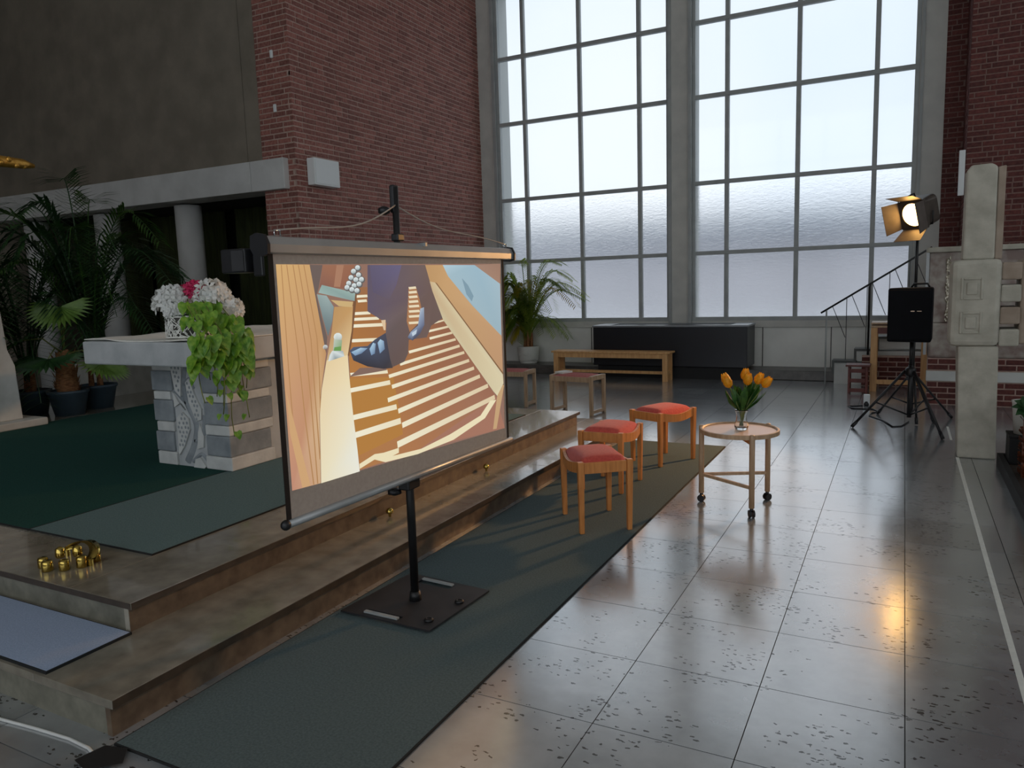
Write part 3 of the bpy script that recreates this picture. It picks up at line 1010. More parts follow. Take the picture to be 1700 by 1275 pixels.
def leaf_plate(poly, mat, holes=0, seed=1):
    mb = MB()
    k = len(poly)
    front = [fpt(u, v, 0.016) for u, v in poly]
    back = [fpt(u, v, 0.0) for u, v in poly]
    mb.add(front + back, [tuple(range(k))] + [(i, k + i, k + (i + 1) % k, (i + 1) % k) for i in range(k)])
    o = mb.build('carved_leaf', mat, altar)
    if holes:
        rr = random.Random(seed)
        hb = MB()
        xs = [p[0] for p in poly]
        zs = [p[1] for p in poly]

        def inside(x, y):
            c = False
            for i in range(k):
                (x1, y1), (x2, y2) = poly[i], poly[(i + 1) % k]
                if (y1 > y) != (y2 > y) and x < (x2 - x1) * (y - y1) / (y2 - y1) + x1:
                    c = not c
            return c
        n = 0
        for iz in range(40):
            for ix in range(12):
                u = min(xs) + (ix + 0.5 + 0.5 * (iz % 2)) * 0.115 + rr.uniform(-0.015, 0.015)
                v = min(zs) + (iz + 0.5) * 0.042 + rr.uniform(-0.004, 0.004)
                if inside(u, v) and inside(u - 0.04, v) and inside(u + 0.04, v):
                    c = fpt(u, v, 0.0165)
                    a0 = rr.random() * 6
                    s_ = 5
                    hb.add([(c[0] + 0.012 * math.cos(a0 + 6.283 * q / s_), c[1], c[2] + 0.013 * math.sin(a0 + 6.283 * q / s_)) for q in range(s_)], [tuple(range(s_))])
        if hb.f:
            stuff(hb.build('carved_holes', 'altardark', o))


leaf_plate([(0.02, 0.98), (0.42, 0.98), (0.34, 0.78), (0.3, 0.66), (0.12, 0.72)], 'altarpale', 1, 4)
leaf_plate([(0.08, 0.1), (0.3, 0.2), (0.52, 0.36), (0.5, 0.46), (0.3, 0.52), (0.1, 0.46)], 'altarpale', 1, 7)
leaf_plate([(0.5, 0.8), (0.62, 0.84), (0.75, 0.7), (0.95, 0.56), (0.92, 0.46), (0.75, 0.44), (0.55, 0.62)], 'altarpale', 1, 9)
leaf_plate([(0.55, 0.98), (0.66, 0.88), (0.85, 0.86), (0.98, 0.98)], 'altarpale')
leaf_plate([(0.72, 0.18), (0.78, 0.34), (0.86, 0.42), (0.96, 0.3), (0.92, 0.2)], 'altarpale')
leaf_plate([(0.55, 0.0), (0.62, 0.08), (0.78, 0.1), (0.95, 0.02), (0.9, 0.0)], 'altarpale')
leaf_plate([(0.06, 0.56), (0.25, 0.6), (0.4, 0.54), (0.2, 0.62), (0.05, 0.7)], 'altarpale')


# relief on the long face towards the nave: a seated figure in folded drapery
def relief(u, v):
    y = AY0 + 0.46 + (AY1 - AY0 - 0.5) * u
    zz = AZ0 + FH * v
    h = 0.012 * math.sin(24 * u + 9 * v + 3 * math.sin(7 * v)) + 0.008 * math.sin(40 * u - 22 * v)
    for cu, cv, su, sv, a in ((0.2, 0.78, 0.055, 0.1, 0.075), (0.24, 0.5, 0.13, 0.22, 0.06), (0.34, 0.22, 0.14, 0.16, 0.06), (0.62, 0.76, 0.06, 0.1, 0.07), (0.66, 0.45, 0.14, 0.25, 0.06), (0.12, 0.3, 0.06, 0.25, 0.03)):
        h += a * math.exp(-((u - cu) / su) ** 2 - ((v - cv) / sv) ** 2)
    edge = min(u, 1 - u, v, 1 - v) / 0.05
    h *= max(0.0, min(1.0, edge))
    return (AX1 - 0.03 + h, y, zz)


MB().grid(relief, 70, 46).build('figure_relief', 'relief', altar, smooth=True)
MB().box(-5.335, -4.165, 3.42, 5.95, AZ1, 1.267).build('mensa_slab', 'altarstone', altar, bevel=0.012)


def cloth_fn(u, v):
    x = -5.35 + 1.19 * u
    y = 3.415 + 2.53 * v
    sag = 0.0
    zz = 1.269 + 0.006 + 0.004 * math.sin(9 * u + 4 * v)
    if v < 0.01:
        y += 0.02 + 0.016 * math.sin(11 * u + 1)
        zz += 0.012 * max(0, math.sin(7 * u + 0.6))
    if u < 0.01:
        zz += 0.01 * math.sin(17 * v) ** 2
    return (x, y, zz)


cl = MB().grid(cloth_fn, 40, 40).build('altar_cloth', 'cloth', None, smooth=True)
sd = cl.modifiers.new('solid', 'SOLIDIFY')
sd.thickness = 0.006
sd.offset = 1
rehome(cl, (-4.75, 4.7, 1.269))
tag(cl, 'white cloth lying flat on the altar slab', 'cloth')

# ------------------------------------------------------------------ flower basket on the altar
BX, BY, BZ = -4.555, 3.74, 1.283
fb = thing('flower_basket', 'white wicker basket with white and pink blossoms and trailing green vine on the altar', 'flower basket', (BX, BY, BZ))
fr_ = random.Random(11)
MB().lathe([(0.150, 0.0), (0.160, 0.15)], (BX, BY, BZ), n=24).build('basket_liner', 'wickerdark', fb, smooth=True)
wk = MB()
for k in range(230):
    a = fr_.random() * 6.283
    z0 = fr_.uniform(0.0, 0.13)
    da = fr_.uniform(-0.55, 0.55)
    dz = fr_.uniform(-0.09, 0.09)
    rr = fr_.uniform(0.156, 0.168)
    pts = []
    for t in (0, 0.5, 1):
        zz = min(0.148, max(0.004, z0 + dz * t))
        pts.append((BX + rr * math.cos(a + da * t), BY + rr * math.sin(a + da * t), BZ + zz))
    wk.tube(pts, 0.0038, n=4)
for zz in (0.004, 0.148):
    wk.tube([(BX + 0.164 * math.cos(t * 6.2832 / 24), BY + 0.164 * math.sin(t * 6.2832 / 24), BZ + zz) for t in range(25)], 0.006, n=5)
stuff(wk.build('wicker_weave', 'wicker', fb))


def blossom(c, r, mat, name, n=60, seed=1):
    rr = random.Random(seed)
    mb = MB()
    mb.sphere(c, r * 0.8, n=10, m=6)
    for k in range(n):
        z = rr.uniform(-0.35, 1)
        a = rr.random() * 6.283
        q = math.sqrt(1 - z * z)
        d = Vector((q * math.cos(a), q * math.sin(a), z))
        p = Vector(c) + d * r * rr.uniform(0.85, 1.05)
        t1 = d.cross(Vector((0.3, 0.5, 0.8))).normalized()
        t2 = d.cross(t1)
        s = r * 0.36
        for j in range(4):
            b = j * 1.5708 + a
            e1 = t1 * math.cos(b) + t2 * math.sin(b)
            e2 = t1 * math.cos(b + 1.0) + t2 * math.sin(b + 1.0)
            e3 = t1 * math.cos(b + 0.5) + t2 * math.sin(b + 0.5)
            mb.add([p, p + e1 * s * 0.8 + d * s * 0.3, p + e3 * s * 1.15 + d * s * 0.45, p + e2 * s * 0.8 + d * s * 0.3], [(0, 1, 2, 3)])
    return mb.build(name, mat, fb, normals=False)


blossom((BX - 0.10, BY - 0.06, BZ + 0.245), 0.115, 'whitepetal', 'white_blossom', 70, seed=1)
blossom((BX - 0.02, BY - 0.10, BZ + 0.18), 0.075, 'whitepetal', 'white_blossom', 60, seed=5)
blossom((BX + 0.17, BY + 0.06, BZ + 0.275), 0.115, 'whitepetal', 'white_blossom', 70, seed=2)
blossom((BX + 0.27, BY + 0.12, BZ + 0.18), 0.09, 'whitepetal', 'white_blossom', seed=3)
blossom((BX + 0.33, BY + 0.06, BZ + 0.04), 0.06, 'whitepetal', 'white_blossom', 50, seed=6)
blossom((BX + 0.03, BY + 0.04, BZ + 0.315), 0.075, 'pinkpetal', 'pink_blossom', 80, seed=4)
blossom((BX - 0.12, BY + 0.08, BZ + 0.32), 0.05, 'pinkpetal', 'pink_blossom', 40, seed=8)


def heart_leaf(p, direction, normal, s):
    d = Vector(direction).normalized()
    nrm = Vector(normal).normalized()
    w = d.cross(nrm).normalized()
    nrm = w.cross(d)
    out = []
    prof = [(0.0, 0.0), (-0.1, 0.28), (0.12, 0.46), (0.42, 0.42), (0.74, 0.24), (1.0, 0.0)]
    pts = [(a, b) for a, b in prof] + [(a, -b) for a, b in prof[-2:0:-1]]
    v = [Vector(p) + d * (0.4 * s) - nrm * 0.02 * s]
    for a, b in pts:
        v.append(Vector(p) + d * a * s + w * b * s + nrm * (abs(b) * 0.28 - a * a * 0.18) * s)
    k = len(pts)
    return v, [(0, 1 + i, 1 + (i + 1) % k) for i in range(k)]


leaf_cache = []


def add_leaf(parent, p, d, nrm, s, mat, name='leaf'):
    v, f = heart_leaf(p, d, nrm, s)
    mb = MB()
    mb.add(v, f)
    return mb.build(name, mat, parent, smooth=True, normals=False)


for k in range(10):
    a = 2.6 + k * 0.33
    add_leaf(fb, (BX + 0.1 * math.cos(a), BY + 0.1 * math.sin(a), BZ + 0.15), (math.cos(a), math.sin(a), fr_.uniform(-0.3, 0.3)), (0, -0.3, 1), 0.085, 'deepleaf', 'dark_leaf')
# trailing vine strands spilling over the corner of the slab
strands = []
for k in range(9):
    sx = BX + 0.10 + 0.02 * (k % 4)
    sy = BY - 0.09 + 0.022 * k
    top = BZ + 0.27 - 0.015 * (k % 3)
    over_x = -4.125 + 0.014 * (k % 4)
    over_y = 3.45 + 0.047 * k
    length = [0.45, 0.3, 0.42, 0.55, 0.5, 0.72, 0.42, 0.6, 0.4][k]
    pts = [(sx, sy, top), ((sx + over_x) / 2, (sy + over_y) / 2 - 0.03, top - 0.06), (over_x, over_y, BZ + 0.03)]
    for j in range(1, 7):
        t = j / 6
        pts.append((over_x + 0.03 * math.sin(j * 1.3 + k), over_y - 0.02 + 0.012 * math.cos(j * 1.7 + k), BZ + 0.03 - length * t))
    MB().tube(pts, 0.0035, n=5).build('vine_stem', 'stem', fb, smooth=True)
    for j in range(1, len(pts)):
        for q in range(3 if j < 6 else 2):
            if fr_.random() < (0.95 if j < 5 else 0.55):
                t = fr_.random()
                p = Vector(pts[j - 1]).lerp(Vector(pts[j]), t)
                a = fr_.uniform(-1.9, 0.8)
                p += Vector((math.cos(a) * 0.035, math.sin(a) * 0.035, fr_.uniform(-0.02, 0.02)))
                if p.z > BZ - 0.03 and p.x + 0.6 * (p.y - BY) < BX + 0.05:
                    continue
                s = fr_.uniform(0.07, 0.115) if j < 6 else fr_.uniform(0.04, 0.065)
                add_leaf(fb, p, (math.cos(a) * 0.5, math.sin(a) * 0.5, -0.8), (math.cos(a) + 0.2, math.sin(a) - 0.5, 0.45), s, 'pothos', 'vine_leaf')

# ------------------------------------------------------------------ stone pedestal with gilded cross (left edge)
ped = thing('stone_pedestal', 'tall pale stone pedestal cut by the left edge of the picture', 'pedestal', (-8.3, 3.9, Z2 + 0.009))
MB().box(-8.9, -7.84, 3.2, 4.58, Z2 + 0.009, 0.375).build('plinth', 'pedestal', ped, bevel=0.012)
MB().prism([(3.5, 0.375), (4.42, 0.375), (4.40, 0.93), (4.345, 1.09), (4.30, 1.85), (3.6, 1.85), (3.55, 0.93)], -8.75, -7.99, axis='x').build('shaft', 'pedestal', ped, bevel=0.012)
MB().box(-8.78, -7.96, 3.55, 4.34, 1.85, 1.95).build('capital', 'pedestal', ped, bevel=0.02)
gc = thing('gilded_cross', 'gilded carved cross arm reaching in at the left edge above the palms', 'cross', (-8.3, 3.95, 1.95))
MB().frustum((-8.3, 3.95, 1.95), (0.07, 0.07), (-8.3, 3.95, 3.6), (0.05, 0.05)).build('upright', 'gold', gc, bevel=0.02)
am = MB()
am.tube([(-8.22, 3.3, 2.985), (-8.22, 3.9, 2.99), (-8.22, 4.3, 2.985), (-8.22, 4.62, 2.995), (-8.22, 4.84, 2.995), (-8.22, 4.95, 2.985)], [0.05, 0.055, 0.05, 0.058, 0.05, 0.022], n=10)
am.build('cross_arm', 'gold', gc, smooth=True)
for k in range(10):
    t = k / 10 * 12.0
    MB().sphere((-8.19 + 0.02 * math.sin(t), 4.1 + 0.082 * k, 2.985 + 0.03 * math.sin(t * 1.7)), 0.03, n=8, m=5).build('carved_bead', 'gold', gc, smooth=True)


# ------------------------------------------------------------------ palms
def frond(mb, base, az, length, rise, droop, leaflets, leaf_len, rng, width=0.0125, curl=0.5, spread=1.0):
    base = Vector(base)
    h = Vector((math.cos(az), math.sin(az), 0))
    side = Vector((-math.sin(az), math.cos(az), 0))
    pts = []
    N = 12
    for i in range(N + 1):
        t = i / N
        pts.append(base + h * (length * (0.25 * t + 0.75 * t ** 1.5)) + Vector((0, 0, 1)) * (rise * math.sin(min(1.0, t * 1.25) * math.pi / 2) - droop * t ** 3))
    mb.tube(pts, [0.010 * (1 - 0.85 * i / N) + 0.0015 for i in range(N + 1)], n=5)
    for k in range(leaflets):
        t = 0.2 + 0.8 * k / (leaflets - 1)
        f = t * N
        i = min(int(f), N - 1)
        p = pts[i].lerp(pts[i + 1], f - i)
        d = (pts[i + 1] - pts[i]).normalized()
        ll = leaf_len * (0.55 + 0.45 * math.sin(math.pi * min(1, (t - 0.2) / 0.8))) * rng.uniform(0.85, 1.1)
        for s in (-1, 1):
            dr = (side * s * spread + d * 0.6 + Vector((0, 0, 0.3))).normalized()
            w = dr.cross(Vector((0, 0, 1))).normalized() * width
            a0 = p
            a1 = p + dr * ll * 0.5 + Vector((0, 0, -curl * 0.12 * ll))
            a2 = p + dr * ll * 0.95 + Vector((0, 0, -curl * 0.55 * ll))
            mb.add([a0 - w * 0.4, a0 + w * 0.4, a1 + w, a1 - w, a2], [(0, 1, 2, 3), (3, 2, 4)])
    return mb


def palm(name, label, loc, fronds, seed, mats, pot_fn, stems=3, group=None, leaflets=26, leaf_len=0.28, stem_h=0.35, leaf_w=0.0125, curl=0.5):
    rng = random.Random(seed)
    t = thing(name, label, 'potted plant', loc, group=group)
    top = pot_fn(t, loc)
    base = Vector((loc[0], loc[1], top))
    for k in range(stems):
        a = 6.283 * k / stems
        b0 = base + Vector((0.06 * math.cos(a), 0.06 * math.sin(a), -0.03))
        MB().tube([b0, b0 + Vector((0.01, 0, stem_h * 0.5)), b0 + Vector((0.02 * math.cos(a), 0.02 * math.sin(a), stem_h))], [0.035, 0.028, 0.014], n=8).build('stem', 'trunk', t, smooth=True)
    for k, (az, ln, rise, droop) in enumerate(fronds):
        b0 = base + Vector((0.04 * math.cos(az), 0.04 * math.sin(az), stem_h * rng.uniform(0.3, 0.8)))
        frond(MB(), b0, az, ln, rise, droop, leaflets, leaf_len, rng, width=leaf_w, curl=curl).build('frond', mats[k % len(mats)], t, normals=False)
    return t


def white_pot(t, loc):
    x, y, z = loc
    MB().lathe([(0.15, 0.0), (0.16, 0.03), (0.155, 0.035), (0.19, 0.06), (0.205, 0.3), (0.205, 0.315), (0.185, 0.315), (0.18, 0.27)], (x, y, z), n=32, cap1=False).build('pot', 'whitepot', t, smooth=True)
    rb = MB()
    for k in range(9):
        zz = 0.075 + k * 0.025
        r = 0.19 + 0.015 * (zz - 0.06) / 0.24 + 0.002
        rb.lathe([(r - 0.004, -0.005), (r + 0.002, 0.0), (r - 0.004, 0.005)], (x, y, z + zz), n=32, cap0=False, cap1=False)
    rb.build('pot_ribs', 'whitepot', t, smooth=True)
    MB().lathe([(0.183, 0.0), (0.01, 0.012)], (x, y, z + 0.275), n=20, cap0=False).build('soil', 'soil', t)
    return z + 0.285


def blue_pot(t, loc):
    x, y, z = loc
    MB().lathe([(0.15, 0.0), (0.2, 0.24), (0.215, 0.25), (0.215, 0.28), (0.19, 0.28), (0.18, 0.24)], (x, y, z), n=28, cap1=False).build('pot', 'bluepot', t, smooth=True)
    MB().lathe([(0.183, 0.0), (0.01, 0.012)], (x, y, z + 0.235), n=20, cap0=False).build('soil', 'soil', t)
    return z + 0.245


PI = math.pi
wp_rng = random.Random(31)
wp = []
for k in range(44):
    az = -PI / 2 + wp_rng.uniform(-1.5, 1.5)
    side = math.cos(az)
    rise = wp_rng.uniform(0.35, 1.25)
    ln = (0.38 + 0.5 * max(0.0, side) + 0.12 * max(0.0, -side)) * wp_rng.uniform(0.75, 1.1)
    wp.append((az, ln, rise, wp_rng.uniform(0.25, 0.55)))
wp += [(-0.12, 1.15, 1.15, 0.4), (-0.05, 1.1, 0.9, 0.3), (-0.3, 1.1, 1.1, 0.5), (-0.2, 0.75, 1.35, 0.15), (-0.1, 0.9, 1.25, 0.3), (PI + 0.15, 0.45, 1.3, 0.25), (-1.5, 0.3, 1.4, 0.15), (PI + 0.3, 0.5, 1.05, 0.3)]
palm('potted_palm', 'bushy palm in a ribbed white pot on the window ledge', (-6.07, 12.29, 0.15), wp,
     4, ['palm', 'palmlight', 'palmlight', 'palm', 'palmyellow', 'palm', 'palmlight'], white_pot, stems=5, leaflets=40, leaf_len=0.29, leaf_w=0.0105, curl=0.6)


def crown(seed, n, lo, hi, l0, l1, d0, d1):
    r = random.Random(seed)
    return [(6.283 * k / n + r.uniform(-0.25, 0.25), r.uniform(l0, l1), r.uniform(lo, hi), r.uniform(d0, d1)) for k in range(n)]


palm('tall_palm', 'tall dark palm in a blue pot whose top crosses the painted beam', (-8.45, 5.55, Z2),
     crown(3, 22, 1.0, 1.95, 0.75, 1.2, 0.4, 0.8) + [(-1.0, 0.35, 2.05, 0.1), (-0.2, 0.4, 2.0, 0.1), (-1.9, 0.5, 1.95, 0.2), (-0.3, 1.25, 1.85, 0.75), (-0.7, 1.1, 1.9, 0.6), (0.1, 1.3, 1.5, 0.7)],
     8, ['palmdark', 'palmdark', 'palmmid'], blue_pot, stems=3, leaflets=36, leaf_len=0.42, stem_h=0.5)
palm('drooping_palm', 'dark drooping palm between the pedestal and the tall palm', (-8.75, 4.95, Z2),
     crown(6, 18, 0.7, 1.75, 0.6, 0.95, 0.7, 1.0),
     13, ['palmdark'], blue_pot, stems=2, leaflets=34, leaf_len=0.42, stem_h=0.4)
# fan palm with fibrous trunk and fan leaves
fp = thing('fan_palm', 'fan-leaved palm with a rough brown trunk in a blue pot beside the altar', 'potted plant', (-8.3, 5.1, Z2))
blue_pot(fp, (-8.3, 5.1, Z2))
tb = MB()
tr_ = random.Random(9)
tb.lathe([(0.09, 0.0), (0.12, 0.08), (0.1, 0.25), (0.085, 0.42), (0.05, 0.5)], (-8.3, 5.1, Z2 + 0.23), n=16)
for k in range(40):
    a = tr_.random() * 6.283
    zz = tr_.uniform(0.02, 0.42)
    c = Vector((-8.3 + 0.1 * math.cos(a), 5.1 + 0.1 * math.sin(a), Z2 + 0.23 + zz))
    tb.add([c, c + Vector((0.03 * math.cos(a + 1.2), 0.03 * math.sin(a + 1.2), 0.0)), c + Vector((0.05 * math.cos(a), 0.05 * math.sin(a), 0.09)), c + Vector((0.03 * math.cos(a - 1.2), 0.03 * math.sin(a - 1.2), 0.0))], [(0, 1, 2), (0, 2, 3), (1, 3, 2)])
tb.build('trunk', 'trunk', fp, smooth=False)


def fan(p, az, tilt, r, mat, parent, n=22):
    p = Vector(p)
    f = Vector((math.cos(az) * math.cos(tilt), math.sin(az) * math.cos(tilt), math.sin(tilt)))
    s = Vector((-math.sin(az), math.cos(az), 0))
    u = f.cross(s) * -1
    mb = MB()
    for k in range(n):
        a = (k / (n - 1) - 0.5) * 3.9
        a2 = a + 3.9 / (n - 1)
        d1 = f * math.cos(a) + s * math.sin(a)
        d2 = f * math.cos(a2) + s * math.sin(a2)
        dm = (d1 + d2).normalized()
        mb.add([p, p + d1 * r * 0.68 + u * 0.012 * r, p + dm * r * 0.72 - u * 0.05 * r, p + d2 * r * 0.68 + u * 0.012 * r, p + dm * r - Vector((0, 0, 0.06 * r))],
               [(0, 1, 2), (0, 2, 3), (1, 4, 2), (2, 4, 3)])
    mb.build('fan_leaf', mat, parent, normals=False)


for (px, py, pz, az, tilt, r, mt) in ((-8.05, 4.95, 1.50, -0.9, -0.75, 0.34, 'fanleaf'), (-8.45, 4.75, 1.15, -2.2, -0.5, 0.4, 'palmdark'), (-7.95, 5.3, 0.85, 0.2, -0.6, 0.32, 'fanleaf'), (-8.1, 4.8, 0.95, -1.2, -0.3, 0.4, 'palmdark'), (-8.5, 5.3, 1.45, 2.4, 0.0, 0.4, 'palmdark')):
    c0 = Vector((-8.3, 5.1, Z2 + 0.68))
    MB().tube([c0, c0.lerp(Vector((px, py, pz)), 0.5) + Vector((0, 0, 0.1)), (px, py, pz)], [0.01, 0.008, 0.005], n=6).build('leaf_stalk', 'stem', fp, smooth=True)
    fan((px, py, pz), az, tilt, r, mt, fp)

# ------------------------------------------------------------------ projection screen on its stand
SA = math.radians(2.6)
SD = Vector((math.sin(SA), math.cos(SA), 0))
SN = Vector((math.cos(SA), -math.sin(SA), 0))
SO = Vector((-2.075, 2.952, 0))


def sp_(s, z, d=0.0):
    return SO + SD * s + SN * d + Vector((0, 0, z))


def sbox(mb, s0, s1, z0, z1, d0, d1):
    v = []
    for z in (z0, z1):
        for s, d in ((s0, d0), (s1, d0), (s1, d1), (s0, d1)):
            v.append(sp_(s, z, d))
    mb.add(v, [(0, 3, 2, 1), (4, 5, 6, 7), (0, 1, 5, 4), (1, 2, 6, 5), (2, 3, 7, 6), (3, 0, 4, 7)])
    return mb


